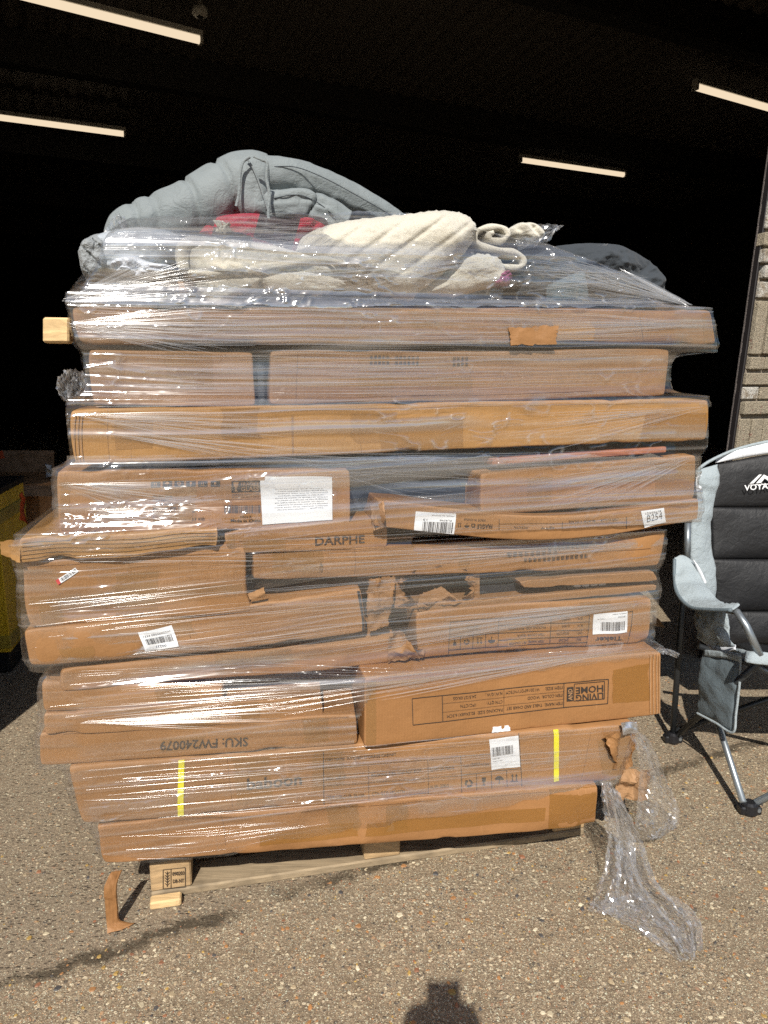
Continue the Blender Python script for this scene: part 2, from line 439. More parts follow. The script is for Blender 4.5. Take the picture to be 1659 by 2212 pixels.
def DOT(p, q, w=1.2, step=5):
    p = A(p, dtype=float); q = A(q, dtype=float); d = q-p; L = np.linalg.norm(d); d /= L; V = []; F = []; t = 0
    m = A([-d[1], d[0]])*w/2
    while t < L:
        c = p+d*t; e = p+d*min(L, t+step*.55); n = len(V); V += [c-m, e-m, e+m, c+m]; F.append((n, n+1, n+2, n+3)); t += step
    return A(V), F
def PG(*pts): return A(pts, dtype=float), [tuple(range(len(pts)))]
def bars(quad, a0, b0, a1, b1, n, seed=1):
    q = A(quad, dtype=float); r = random.Random(seed); V = []; F = []; x = a0
    f = lambda a, b: q[0]*(1-a)*(1-b) + q[1]*a*(1-b) + q[2]*a*b + q[3]*(1-a)*b
    st = (a1-a0)/n
    while x < a1:
        w = st*r.choice((.35, .5, .9)); k = len(V); V += [f(x, b0), f(x+w, b0), f(x+w, b1), f(x, b1)]; F.append((k, k+1, k+2, k+3)); x += w + st*r.choice((.35, .5, .8))
    return A(V), F
def qp(quad, a, b):
    q = A(quad, dtype=float); return q[0]*(1-a)*(1-b) + q[1]*a*(1-b) + q[2]*a*b + q[3]*(1-a)*b
def tq(txt, quad, a0, a1, b, hb, bold=False):
    h = np.linalg.norm(qp(quad, a0, b)-qp(quad, a0, b-hb)); return T(txt, qp(quad, a0, b), qp(quad, a1, b), h, bold)


# ================================================================== THE SETTING
# ---- ground: exposed aggregate concrete
STN_A, STN_B = gd(-60, 2150), gd(760, 1885)
_d = (STN_B-STN_A)/np.linalg.norm(STN_B-STN_A); _m = A([-_d[1], _d[0], 0])
def ground_mat():
    t = NT('aggregate_concrete'); ob = t.coord('Object')
    dot = t.new('VectorMath', operation='DOT_PRODUCT'); t.L(ob, dot.inputs[0]); dot.inputs[1].default_value = tuple(_m)
    dist = t.math('ADD', dot.outputs['Value'], float(-np.dot(STN_A, _m)))
    wob = t.math('MULTIPLY', t.math('SUBTRACT', t.noise(ob, 9, 4, .6), .5), .10)
    dist = t.math('ADD', dist, wob)
    upper = t.ramp(t.math('ADD', t.math('MULTIPLY', dist, 6), .5), [(.3, 0.), (.7, 1.)])      # older bay beyond the joint
    big = t.noise(ob, 1.6, 4, .6); mid = t.noise(ob, 13, 5, .7); fine = t.noise(ob, 330, 3, .75); grit = t.noise(ob, 120, 4, .75)
    c = t.mix(t.ramp(mid, [(.3, 0.), (.7, 1.)]), (0.244, 0.181, 0.115), (0.430, 0.323, 0.212))
    c = t.mix(t.ramp(big, [(.35, 0.), (.7, .5)]), c, (0.335, 0.256, 0.170))
    c = t.mix(t.math('MULTIPLY', upper, .65), c, (0.322, 0.256, 0.181))
    c = t.mix(t.ramp(grit, [(.36, .75), (.52, 0.)]), c, (0.122, 0.092, 0.060))
    c = t.mix(t.ramp(grit, [(.55, 0.), (.72, .5)]), c, (0.605, 0.477, 0.316))
    c = t.mix(t.ramp(fine, [(.34, .6), (.56, 0.)]), c, (0.088, 0.066, 0.047))
    hs = None
    for sc, lo, cols in ((80, .42, [(.0, (0.644, 0.526, 0.363)), (.25, (0.359, 0.270, 0.181)), (.45, (0.514, 0.301, 0.158)), (.56, (0.110, 0.095, 0.080)), (.68, (0.800, 0.676, 0.467)), (.78, (0.507, 0.394, 0.263)), (.92, (0.394, 0.234, 0.149))]),
                         (170, .38, [(.0, (0.775, 0.643, 0.436)), (.2, (0.408, 0.310, 0.208)), (.42, (0.193, 0.158, 0.120)), (.55, (0.547, 0.334, 0.183)), (.68, (0.800, 0.796, 0.594)), (.78, (0.343, 0.262, 0.179)), (.9, (0.604, 0.476, 0.302))]),
                         (360, .40, [(.0, (0.800, 0.759, 0.520)), (.3, (0.182, 0.142, 0.101)), (.55, (0.602, 0.462, 0.302)), (.8, (0.800, 0.796, 0.634))])):
        v = t.new('TexVoronoi'); v.inputs['Scale'].default_value = sc
        sq = t.new('VectorMath', operation='ADD'); nn = t.new('TexNoise'); nn.inputs['Scale'].default_value = sc*.7; nn.inputs['Detail'].default_value = 1
        t.L(ob, nn.inputs['Vector']); mm = t.new('VectorMath', operation='SCALE'); t.L(nn.outputs['Color'], mm.inputs[0]); mm.inputs['Scale'].default_value = 1.1/sc
        t.L(mm.outputs[0], sq.inputs[0]); t.L(ob, sq.inputs[1]); t.L(sq.outputs[0], v.inputs['Vector'])
        sp = t.new('SeparateColor'); t.L(v.outputs['Color'], sp.inputs[0])
        pick = t.ramp(sp.outputs[0], cols, 'CONSTANT')
        dens = t.math('ADD', lo, t.math('MULTIPLY', upper, .30))
        rad_ = t.math('MULTIPLY', v.outputs['Distance'], t.math('ADD', .75, sp.outputs[2]))
        m = t.math('MULTIPLY', t.ramp(rad_, [(.36, 1.), (.48, 0.)]), t.math('GREATER_THAN', sp.outputs[1], dens))
        c = t.mix(t.math('MULTIPLY', m, .8), c, pick)
        h = t.math('MULTIPLY', m, 1.0*95/sc); hs = h if hs is None else t.math('ADD', hs, h)
    # open pits in the older bay
    pv = t.new('TexVoronoi'); pv.inputs['Scale'].default_value = 1.; t.L(t.coord('Object', (60, 130, 60), (0, 0, .35)), pv.inputs['Vector'])
    ps = t.new('SeparateColor'); t.L(pv.outputs['Color'], ps.inputs[0])
    pit = t.math('MULTIPLY', t.math('MULTIPLY', t.ramp(pv.outputs['Distance'], [(.22, 1.), (.36, 0.)]), t.math('GREATER_THAN', ps.outputs[0], .62)), upper)
    c = t.mix(t.math('MULTIPLY', pit, .75), c, (0.080, 0.060, 0.043))
    band = t.ramp(t.math('ABSOLUTE', t.math('ADD', dist, t.math('MULTIPLY', t.math('SUBTRACT', t.noise(ob, 40, 6, .8), .5), .11))), [(.009, 1.), (.030, 0.)])
    st = t.math('MULTIPLY', band, t.ramp(t.math('ADD', t.noise(ob, 4.5, 2, .5), t.math('MULTIPLY', t.math('SUBTRACT', grit, .5), .9)), [(.34, .0), (.50, .85)]))
    c = t.mix(st, c, (0.053, 0.040, 0.025))
    drift = t.noise(ob, .9, 5, .7); c = t.mix(t.ramp(drift, [(.35, .35), (.55, 0.)]), c, t.mix(.5, c, (0.105, 0.085, 0.058)))
    t.col(c); t.rough(.85); t.b.inputs['Specular IOR Level'].default_value = .25
    hh = t.math('ADD', t.math('MULTIPLY', hs, .5), t.math('ADD', t.math('MULTIPLY', fine, .6), t.math('MULTIPLY', grit, 1.3)))
    hh = t.math('SUBTRACT', hh, t.math('MULTIPLY', pit, 1.2))
    t.normal(t.bump(hh, .0028, 1.)); return t.m
M['ground'] = ground_mat()
g = 60.; n = 21
gx = np.linspace(-g, g, n); X, Y = np.meshgrid(gx, gx)
mk('ground', np.stack([X.ravel(), Y.ravel(), 0*X.ravel()], -1), gridF(n, n), 'ground', kind='structure', base=A([0, 0, 0.]), label='brown exposed aggregate concrete yard with a dark damp streak')
# ---- loose and proud stones of the aggregate
def pebbles():
    t = NT('pebble'); a = t.new('VertexColor'); a.layer_name = 'Col'; t.col(a.outputs[0]); t.rough(.6)
    t.normal(t.bump(t.noise(t.coord('Object'), 500, 2), .001, .5)); M['pebble'] = t.m
    cols = A([(.50, .42, .28), (.62, .54, .38), (.36, .16, .05), (.26, .10, .045), (.045, .045, .05), (.42, .26, .06), (.25, .19, .12), (.40, .31, .19), (.15, .105, .065)])
    w = A([.12, .07, .13, .09, .10, .08, .15, .15, .11]); w = w/w.sum()
    V = []; F = []; C = []; nb = 0; cnt = 0
    while cnt < 11000:
        x = rng.uniform(-1.1, 1.9); y = rng.uniform(1.15, 3.1); p = A([x, y, 0]); up = np.dot(p-STN_A, _m) > 0
        if up and rng.random() < .45: continue
        s = min(.0090, .0017*math.exp(abs(rng.normal(0, .70)))) * (1.0 if not up else .85)
        k = 7; ph = rng.uniform(0, 6.28); el = rng.uniform(.45, 1.); an = ph + np.arange(k)*2*math.pi/k + rng.normal(0, .16, k)
        rr = s*rng.uniform(.75, 1.2, k); px = rr*np.cos(an); py = rr*np.sin(an)*el; ra = rng.uniform(0, 6.28)
        qx = px*math.cos(ra)-py*math.sin(ra); qy = px*math.sin(ra)+py*math.cos(ra); hz = s*rng.uniform(.18, .4)
        V += [(x+a, y+b, -.0005) for a, b in zip(qx, qy)] + [(x+.7*a, y+.7*b, hz*rng.uniform(.75, 1.)) for a, b in zip(qx, qy)]
        F += [(nb+i, nb+(i+1) % k, nb+k+(i+1) % k, nb+k+i) for i in range(k)] + [tuple(range(nb+k, nb+2*k))]
        c = cols[rng.choice(len(cols), p=w)]*rng.uniform(.8, 1.25); c = c*.88 + A([.24, .20, .145])*.14; C += [(*c, 1)]*(2*k); nb += 2*k; cnt += 1
    mk('pebbles', V, F, 'pebble', None, False, kind='stuff', colors=C, base=A([0, 0, 0.]), label='small cream, orange and black stones set in the concrete', cat='pebbles')
pebbles()

# ---- warehouse
BR_ = rad(24); E_ = A([math.cos(BR_), math.sin(BR_), 0]); I_ = A([-math.sin(BR_), math.cos(BR_), 0]); PR = A([1.585, 3.2, 0])
def bw(s, d, z): return PR + E_*s + I_*d + ZV*z
def lean(VF, k=.07):
    V, F = VF; V = np.array(V); return V + E_*((V[:, 2:3]-1.)*k), F
def bbox(s0, s1, d0, d1, z0, z1): return obox(bw(s0, d0, z0), E_*(s1-s0), I_*(d1-d0), ZV*(z1-z0))
def conc(name, c, var=.25):
    t = NT(name); ob = t.coord('Object'); c = A(c); k = t.mix(t.noise(ob, 5, 5, .65), tuple(c*(1-var)), tuple(c*(1+var)))
    f = t.noise(ob, 160, 3, .7); k = t.mix(t.ramp(f, [(.35, .5), (.6, 0.)]), k, tuple(c*.45)); t.col(k); t.rough(.9)
    t.normal(t.bump(t.math('ADD', f, t.noise(ob, 35, 4, .65)), .006, .9)); return t.m
M['render'] = conc('weathered_wall', (.22, .19, .15)); M['inner'] = plain('dark_inner_wall', (.03, .028, .026), .9)  # inner wall colour set very dark so the unlit interior stays black
M['mortar'] = conc('mortar', (.26, .22, .17)); M['steel'] = plain('dark_painted_steel', (.010, .007, .007), .6)
M['roof'] = plain('grey_roof_sheet', (.13, .115, .10), .8); M['beam'] = plain('dark_beam', (.03, .028, .026), .8)
def brick_mat(name, c, paint):
    t = NT(name); ob = t.coord('Object'); gm = t.new('NewGeometry'); c = A(c)
    k = t.mix(t.noise(gm.outputs['Position'], 9, 5, .65), tuple(c*.72), tuple(c*1.2))
    f = t.noise(gm.outputs['Position'], 190, 3, .7); k = t.mix(t.ramp(f, [(.38, .75), (.58, 0.)]), k, tuple(c*.35))
    if paint > 0:
        k = t.mix(t.math('MULTIPLY', t.ramp(t.noise(gm.outputs['Position'], 16, 4, .65), [(.58-.2*paint, 0.), (.70-.2*paint, 1.)]), t.ramp(f, [(.36, .25), (.5, 1.)])), k, (.62, .60, .54))
    k = t.mix(t.ramp(t.noise(gm.outputs['Position'], 31, 5, .75), [(.61, 0.), (.66, .55)]), k, (.24, .06, .045))
    t.col(k); t.rough(.9); t.normal(t.bump(t.math('ADD', t.math('MULTIPLY', f, 1.), t.noise(gm.outputs['Position'], 45, 4, .7)), .011, 1.)); return t.m
M['brick'] = brick_mat('buff_brick', (.46, .39, .28), 0); M['brick_w'] = brick_mat('painted_buff_brick', (.42, .35, .26), .75)
bld = empty('warehouse', bw(0, 0, 0), 'dark open warehouse with buff brick pier beside its doorway', 'building')
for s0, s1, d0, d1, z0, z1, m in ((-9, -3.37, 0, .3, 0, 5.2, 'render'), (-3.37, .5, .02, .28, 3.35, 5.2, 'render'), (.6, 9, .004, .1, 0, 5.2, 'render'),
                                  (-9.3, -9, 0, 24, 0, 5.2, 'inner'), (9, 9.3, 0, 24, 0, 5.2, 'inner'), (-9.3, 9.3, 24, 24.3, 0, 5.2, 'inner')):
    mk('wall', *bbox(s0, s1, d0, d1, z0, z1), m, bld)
# corrugated roof sheet, beams
ss = np.arange(-9, 9.01, .05); prof = np.where((np.arange(len(ss)) // 2) % 2 == 0, 0., .035)
V = [bw(s, d, 4.75+h) for d in (.3, 8, 16, 24) for s, h in zip(ss, prof)]
mk('roof_sheet', V, gridF(len(ss), 4), 'roof', bld)
for d in (3.2, 6.4, 9.6, 12.8, 16, 19.2): mk('beam', *bbox(-9, 9, d, d+.18, 4.42, 4.76), 'beam', bld)
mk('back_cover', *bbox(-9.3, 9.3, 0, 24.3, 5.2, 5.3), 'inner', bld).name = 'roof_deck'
# brick pier with its own bricks
pier = mk('brick_pier', *lean(bbox(.010, .5, .012, .036, 0, 3.35)), 'mortar', bld)
def zpx(y): return at(1610, y, 3.22)[2]
marks = [(904, 975, 'S'), (866, 897, ''), (835, 864, ''), (804, 832, ''), (770, 799, ''), (648, 766, 'S'), (606, 644, 'w'), (572, 602, 'w'), (537, 568, 'w'), (500, 532, ''), (429, 494, 'w'), (312, 424, 'S'), (276, 307, ''), (244, 273, 'w'), (210, 240, '')]
rows = [(zpx(b), zpx(a), k) for a, b, k in marks]
z = rows[0][0]; lo = []
while z > .08: lo.append((z-.068, z-.004, '')); z -= .068
z = rows[-1][1]
while z < 3.25: rows.append((z+.006, z+.072, '')); z += .072
nbk = 0
for ri, (z0, z1, k) in enumerate(lo[::-1]+rows):
    wd = .078 if k == 'S' else (.215 if ri % 2 else .105); s = 0.; first = True
    while s < .49:
        w2 = min(wd, .498-s)
        if w2 > .03:
            j = rng.uniform(-.016, .012) if first else 0; pr = rng.uniform(-.005, .014)
            mk('brick', *lean(bbox(s+j, s+w2-.009, -.006-pr, .033, z0+rng.uniform(0, .003), z1-rng.uniform(.001, .004))), 'brick_w' if (k == 'w' and first) or rng.random() < .22 else 'brick', pier); nbk += 1
        s += wd; first = False; wd = .078 if k == 'S' else .215
# steel door post and latch
post = mk('door_post', *lean(bbox(-.010, .004, .008, .036, 0, 3.35)), 'steel', bld)
M['rustpaint'] = plain('dull_red_paint', (.006, .002, .002), .6); M['flake'] = conc('flaking_grey_paint', (.13, .11, .10))
mb = MB()
zz = np.linspace(.2, 3.3, 70)
for a, b in zip(zz[:-1], zz[1:]):
    w = .004 + .008*max(0, rng.normal()); mb.add(*lean(bbox(-.0145, -.0145+w*.6, .031, .037, a, b)))
mb.build('flaking_edge', 'flake', post)

# ---- strip lights under the roof and a smoke alarm
def lamp_mat():
    t = NT('lit_tube'); t.n.remove(t.b); e = t.new('Emission'); e.inputs[0].default_value = (1., .80, .56, 1); e.inputs[1].default_value = .70
    t.L(e.outputs[0], t.out.inputs[0]); return t.m
M['lit'] = lamp_mat(); M['lit'].cycles.emission_sampling = 'NONE'; M['white'] = plain('white_enamel', (.7, .68, .62), .5)
def up(x, y, z): r = ray(x, y); return CO + r*((z-CAM_H)/r[2])
for p, q, lab in (((-40, -32), (437, 88), 'lit strip light nearest the doorway, top left under the roof'), ((-60, 246), (272, 290), 'lit strip light at left, second from the top left corner'),
             ((1122, 345), (1350, 378), 'lit strip light farthest back, right above the cream blankets'), ((1500, 187), (1760, 262), 'lit strip light partly hidden by the brick pier')):
    a, b = up(*p, 4.40), up(*q, 4.40); t_ = empty('strip_light', (a+b)/2, lab, 'light', 'strip lights under the warehouse roof')
    d = (b-a)/np.linalg.norm(b-a); e = np.cross(d, ZV)
    V, F = obox(a-e*.035+ZV*.028, b-a, e*.07, ZV*.05); mk('batten', V, F, 'white', t_)
    V, F = tube([a+d*.01, b-d*.01], .034, 16); mk('tube', V, F, 'lit', t_, True)
    for c in (a, b-d*.03):
        V, F = obox(c-e*.04-ZV*.036, d*.03, e*.08, ZV*.064); mk('end_cap', V, F, 'white', t_)
    L_ = a + (b-a)*.25
    for f in (.25, .75):
        c = a + (b-a)*f; V, F = tube([c+ZV*.078, c+ZV*.36], .006, 6); mk('hanger', V, F, 'beam', t_)
c = up(432, 26, 4.55); al = empty('smoke_alarm', c, 'round pale smoke alarm under the roof beside a strip light', 'alarm')
V, F = tube([c+ZV*.2, c+ZV*.05, c+ZV*.03, c-ZV*.02, c-ZV*.04], [.02, .03, .07, .07, .045], 20); mk('housing', V, F, 'white', al, True)
V, F = tube([c-ZV*.039, c-ZV*.055], [.03, .022], 16); mk('sensor_cap', V, F, 'beam', al, True)

# ================================================================== THE PALLET AND ITS LOAD
pal = empty('pallet', fr(.6, -.4, 0), 'wooden pallet under the whole stack of cartons', 'pallet')
def pb(u0, u1, o0, o1, z0, z1): return obox(fr(u0, o0, z0), U*(u1-u0), N*(o1-o0), ZV*(z1-z0))
for o in (0, -.35, -.70): mk('bottom_board', *pb(0, 1.2, o-.1, o, 0.0, .022), 'wood_pale' if o == 0 else 'wood_grey', pal)
for o in (0, -.35, -.70):
    for u in (0, .55, 1.1): mk('block', *pb(u, u+.1, o-.1, o-.002, .0225, .1005), 'wood' if o == 0 else 'wood_grey', pal)
for u in (0, .55, 1.1): mk('stringer_board', *pb(u, u+.1, -.8, -.0015, .101, .121), 'wood_grey', pal)
for i, o in enumerate((-.003, -.17, -.34, -.51, -.70)): mk('top_board', *pb(0, 1.2, o-.1, o, .1215, .1425), 'wood_grey', pal)
# printed stamp on the corner block: wheat ear box and numbers
def stamp():
    mb = MB(); o = .0012
    def seg(a, b, w=1.2):
        v, f = LN(a, b, w); mb.add(A([pl(x, y, o) for x, y in v]), f)
    def tx(s, p, q, h):
        v, f = T(s, p, q, h, True); mb.add(A([pl(x, y, o) for x, y in v]), f)
    seg((352, 1879), (352, 1920)); seg((400, 1874), (400, 1916)); seg((352, 1879), (400, 1874)); seg((352, 1920), (400, 1916)); seg((369, 1877), (369, 1918))
    seg((361, 1882), (361, 1916))
    for k in range(5):
        y = 1884+k*6; seg((361, y+5), (356, y)); seg((361, y+5), (366, y-.5))
    tx('090203', (372, 1892), (398, 1889.5), 8); tx('DB-NT', (373, 1908), (397, 1906), 8)
    mb.build('stamp', 'ink', pal)
stamp()
V, F = obox(fr(.0, .008, .001), U*.075, N*.03, ZV*.021); mk('wood_offcut', V, F, 'wood_new', None, label='small timber offcut on the ground at the pallet corner', cat='wood block')

def sticker(b, quad, texts=(), barcode=None, edge=None, seed=3, label=None, mat='paper', n=30):
    st = b.patch('label', quad, mat, eps=.0022, nu=7, nv=5)
    pol = [tq(*((x[0], quad)+x[1:])) for x in texts]
    if barcode: pol.append(bars(quad, *barcode, n, seed))
    if pol: b.flat('print', pol, 'paper_ink', st, .0030)
    if label: st['label'] = label
    return st
B = {}
# A: bottom carton
b = B['A'] = Carton('carton', 'long orange-brown carton lying directly on the pallet boards', [(203, 1786), (1292, 1690), (1295, 1783), (225, 1872)], (.05, .16), .78, 'card_orange', 1, r=.012, amp=.009, dents=.010)
b.patch('tape', [(1185, 1702), (1290, 1693), (1292, 1782), (1190, 1793)], 'tape'); b.patch('tape', [(560, 1800), (1180, 1740), (1180, 1768), (560, 1826)], 'tape', nu=20)
# B: storage cabinet carton
b = B['B'] = Carton('carton', 'long carton with two yellow straps and a kitchen cabinet print', [(145, 1655), (1375, 1562), (1332, 1692), (178, 1782)], (.05, .15), .5, 'card', 2, r=.016, amp=.004)
for q in ([(386, 1640), (399, 1639), (398, 1768), (385, 1770)], [(1196, 1572), (1207, 1571), (1204, 1684), (1193, 1686)]): b.patch('strap', q, 'strap', eps=.003, nu=3, nv=8)
pr = [T('baboon', (534, 1706), (652, 1693), 24, True)]
def cvx(x, y): return (688.5 + x*.2930, 1579.6 + y*.2930)
for p, q, w in (((36, 150), (36, 540), 1.6), ((1475, 10), (1490, 400), 1.3), ((1045, 185), (1050, 450), 1.3), ((1160, 312), (1160, 430), 1.2), ((1270, 300), (1272, 420), 1.2), ((1380, 285), (1384, 405), 1.2), ((1050, 318), (1490, 272), 1.2)): pr.append(LN(cvx(*p), cvx(*q), w))
for p, q in (((36, 270), (1260, 165)), ((36, 400), (1040, 322)), ((366, 255), (366, 515)), ((802, 210), (806, 480))): pr.append(DOT(cvx(*p), cvx(*q), 1.4, 3.2))
for s_, p, q, h in (('ITEM NAME:  KITCHEN STORAGE CABINET', (50, 222), (572, 178), 22), ('SKU:  UZ141', (52, 355), (200, 338), 22), ('PACKING SIZE: 154X46X18CM', (388, 335), (750, 297), 23), ('G.W: 26.96KG', (820, 292), (994, 274), 24),
                    ('ITEM COLOUR: SILVER', (55, 494), (335, 470), 22), ('CTN QTY: 1PC/CTN', (388, 466), (628, 444), 22), ('N.W: 23KG', (820, 420), (955, 408), 24), ('PLEASE HANDLE WITH CARE', (1062, 264), (1254, 246), 12), ('FRAGILE', (1120, 243), (1185, 236), 12)):
    pr.append(T(s_, cvx(*p), cvx(*q), h*.293))
def icon_glass(c, h):
    x, y = c; return [PG((x-h*.28, y-h*.5), (x+h*.28, y-h*.5), (x+h*.22, y), (x+h*.06, y+h*.1), (x+h*.06, y+h*.38), (x+h*.25, y+h*.5), (x-h*.25, y+h*.5), (x-h*.06, y+h*.38), (x-h*.06, y+h*.1), (x-h*.22, y))]
def icon_umb(c, h):
    x, y = c; return [PG(*[(x+h*.6*math.cos(a), y-h*.5*math.sin(a)) for a in np.linspace(0, math.pi, 9)]), PG((x-h*.05, y), (x+h*.05, y), (x+h*.05, y+h*.5), (x-h*.05, y+h*.5)), PG((x-h*.18, y+h*.42), (x, y+h*.42), (x, y+h*.5), (x-h*.18, y+h*.5))]
def icon_up(c, h):
    x, y = c; o = [PG((x-h*.5, y+h*.42), (x+h*.5, y+h*.42), (x+h*.5, y+h*.5), (x-h*.5, y+h*.5))]
    for d in (-h*.25, h*.25): o += [PG((x+d-h*.06, y-h*.2), (x+d+h*.06, y-h*.2), (x+d+h*.06, y+h*.36), (x+d-h*.06, y+h*.36)), PG((x+d-h*.18, y-h*.2), (x+d, y-h*.5), (x+d+h*.18, y-h*.2))]
    return o
def icon_rec(c, h):
    x, y = c; o = []
    for k in range(3):
        a = k*2.094+.5; g_ = []
        for t in np.linspace(a, a+1.25, 6): g_.append((x+h*.5*math.cos(t), y+h*.5*math.sin(t)))
        for t in np.linspace(a+1.25, a, 6): g_.append((x+h*.28*math.cos(t), y+h*.28*math.sin(t)))
        o.append(PG(*g_)); t = a+1.25; o.append(PG((x+h*.64*math.cos(t), y+h*.64*math.sin(t)), (x+h*.14*math.cos(t), y+h*.14*math.sin(t)), (x+h*.42*math.cos(t+.55), y+h*.42*math.sin(t+.55))))
    return o
def rot180(polys, c): return [(2*A(c, dtype=float)-v, f) for v, f in polys]
pr += icon_rec(cvx(1103, 380), 17) + icon_glass(cvx(1214, 366), 17) + icon_umb(cvx(1328, 356), 16) + icon_up(cvx(1436, 340), 17)
b.flat('print', pr, 'ink')
sq = [(1056, 1596), (1119, 1588), (1122, 1655), (1061, 1663)]
sticker(b, sq, (('UZ141', .06, .3, .66, .045), ('MADE IN CHINA', .06, .4, .74, .03), ('12', .7, .76, .62, .04)), (.05, .28, .78, .56), n=24)
b.patch('tape', [(1290, 1600), (1372, 1590), (1345, 1688), (1300, 1690)], 'tape_clear'); 
# C1: SKU carton, C2, C3
b = B['C1'] = Carton('carton', 'flat carton with upside-down stock number, just above the strapped carton at left', [(82, 1582), (770, 1541), (772, 1607), (86, 1655)], (.04, .10), .62, 'card', 3, r=.009)
b.flat('print', [T('SKU: FW240079', (535, 1592), (345, 1601), 19, True)], 'ink')
b = B['C2'] = Carton('carton', 'slim carton with a crisp right end, second above the strapped one at left', [(94, 1540), (697, 1506), (700, 1562), (96, 1588)], (.05, .085), .55, 'card', 4, r=.007)
b = B['C3'] = Carton('carton', 'crushed carton with its left corner caved in beneath a long carton', [(92, 1466), (485, 1482), (490, 1518), (94, 1540)], (.045, .06), .5, 'card', 5, r=.015, amp=.012, dents=.012)
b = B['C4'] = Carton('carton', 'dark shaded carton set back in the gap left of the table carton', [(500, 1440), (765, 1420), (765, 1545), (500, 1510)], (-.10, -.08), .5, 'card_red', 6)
# D: table and chair carton
b = B['D'] = Carton('carton', 'large bare carton with boxed table print, sticking out at lower right', [(788, 1463), (1430, 1407), (1428, 1543), (786, 1616)], (.12, .12), .72, 'card_orange', 7, r=.010, amp=.003, dents=.003)
def cv8(x, y): return (810.0 + x*.39057, 1377.1 + y*.39057)
pr = []
for p, q in (((205, 335), (1293, 228)), ((208, 480), (1287, 362)), ((205, 335), (208, 480)), ((1293, 228), (1287, 362)), ((372, 320), (374, 460)), ((1047, 253), (1045, 388))): pr.append(LN(cv8(*p), cv8(*q), 1.5))
for p, q in (((716, 287), (712, 420)), ((372, 364), (1045, 298)), ((374, 410), (1045, 342))): pr.append(DOT(cv8(*p), cv8(*q), 1.1, 2.6))
for s_, p, q, h in (('ITEM SIZE:', (1040, 267), (944, 276), 17), ('W120/160*D71*H75CM', (912, 279), (726, 298), 17), ('ITEM COLOR:  WOOD', (1040, 310), (846, 329), 17), ('ITEM NAME:  TABLE AND CHAIR SET', (1040, 356), (728, 386), 17),
                    ('N.W./G.W.:', (706, 299), (612, 308), 17), ('24.5/27.0KGS', (560, 315), (432, 328), 17), ('CTN QTY:', (706, 346), (618, 354), 17), ('1PC/CTN', (558, 362), (472, 370), 17), ('PACKING SIZE:  82.5X68X16.5CM', (706, 392), (398, 424), 17)):
    pr.append(T(s_, cv8(*p), cv8(*q), h*.39))
pr += [T('HOME', cv8(1265, 262), cv8(1112, 276), 14, True), T('LIVING', cv8(1265, 303), cv8(1112, 318), 14, True)]
for p, q in (((1105, 256), (1272, 240)), ((1100, 352), (1270, 336)), ((1272, 240), (1270, 336)), ((1105, 256), (1100, 352))): pr.append(LN(cv8(*p), cv8(*q), 1.3))
v1 = cv8(1064, 276); v2 = cv8(1099, 272); v3 = cv8(1097, 352); v4 = cv8(1062, 355)
blk = [PG(v1, v2, v3, v4)]
b.flat('print', pr+blk, 'ink')
V, F = glyphs('AND', True)
b.flat('print', [(np.stack([cv8(1092, 0)[0] - V[:, 1]*9, cv8(0, 347)[1] - V[:, 0]*25], -1), F)], 'card_pale', None, .0026)
b.patch('tape', [(1328, 1446), (1402, 1432), (1402, 1512), (1324, 1518)], 'tape', ragged=.004); b.patch('tape', [(788, 1470), (812, 1468), (812, 1606), (788, 1609)], 'tape_clear')
for x in (1404, 1411, 1418, 1424): b.patch('flute_ridge', [(x, 1412), (x+2.2, 1412), (x+1.5, 1540), (x-.7, 1541)], 'card_pale', eps=.003, nu=2, nv=10)
# torn hole at its bottom edge
def scrap(name, outline, o, mat, parent=None, amp=.012, n=14, th=.0022, seed=1, zoff=0., **k):
    q = [pl(x, y, oo) for (x, y), oo in zip(outline, o if hasattr(o, '__len__') else [o]*4)]
    u, v = np.meshgrid(np.linspace(0, 1, n), np.linspace(0, 1, n)); u, v = u.ravel(), v.ravel()
    edge = np.minimum(np.minimum(u, 1-u), np.minimum(v, 1-v))
    V = q[0]*((1-u)*(1-v))[:, None] + q[1]*(u*(1-v))[:, None] + q[2]*(u*v)[:, None] + q[3]*((1-u)*v)[:, None]
    sz = np.linalg.norm(q[1]-q[0]) + np.linalg.norm(q[3]-q[0])
    jag = np.where(edge < .01, 1., 0.)
    V = V + N*(amp*fbm(V*14, seed, 4) + amp*.5*ridge(V*A([30, 30, 18]), seed+5))[:, None] + (U[None]*rng.normal(size=(len(u), 1)) + ZV[None]*rng.normal(size=(len(u), 1)))*(sz*.010*jag)[:, None]
    V2 = V - N*th; F = gridF(n, n); m = n*n; F2 = [tuple(i+m for i in f[::-1]) for f in F]
    bd = list(range(n)) + [i*n+n-1 for i in range(1, n)] + [m-2-i for i in range(n-1)] + [i*n for i in range(n-2, 0, -1)]
    F3 = [(bd[(i+1) % len(bd)], bd[i], bd[i]+m, bd[(i+1) % len(bd)]+m) for i in range(len(bd))]
    return mk(name, np.concatenate([V, V2]), F+F2+F3, mat, parent, False, uv=np.concatenate([np.stack([u*.3, v*.3], -1)]*2), **k)
scrap('torn_lining', [(1066, 1572), (1100, 1568), (1104, 1580), (1064, 1584)], .1235, 'paper', b.ob, .003, 8)
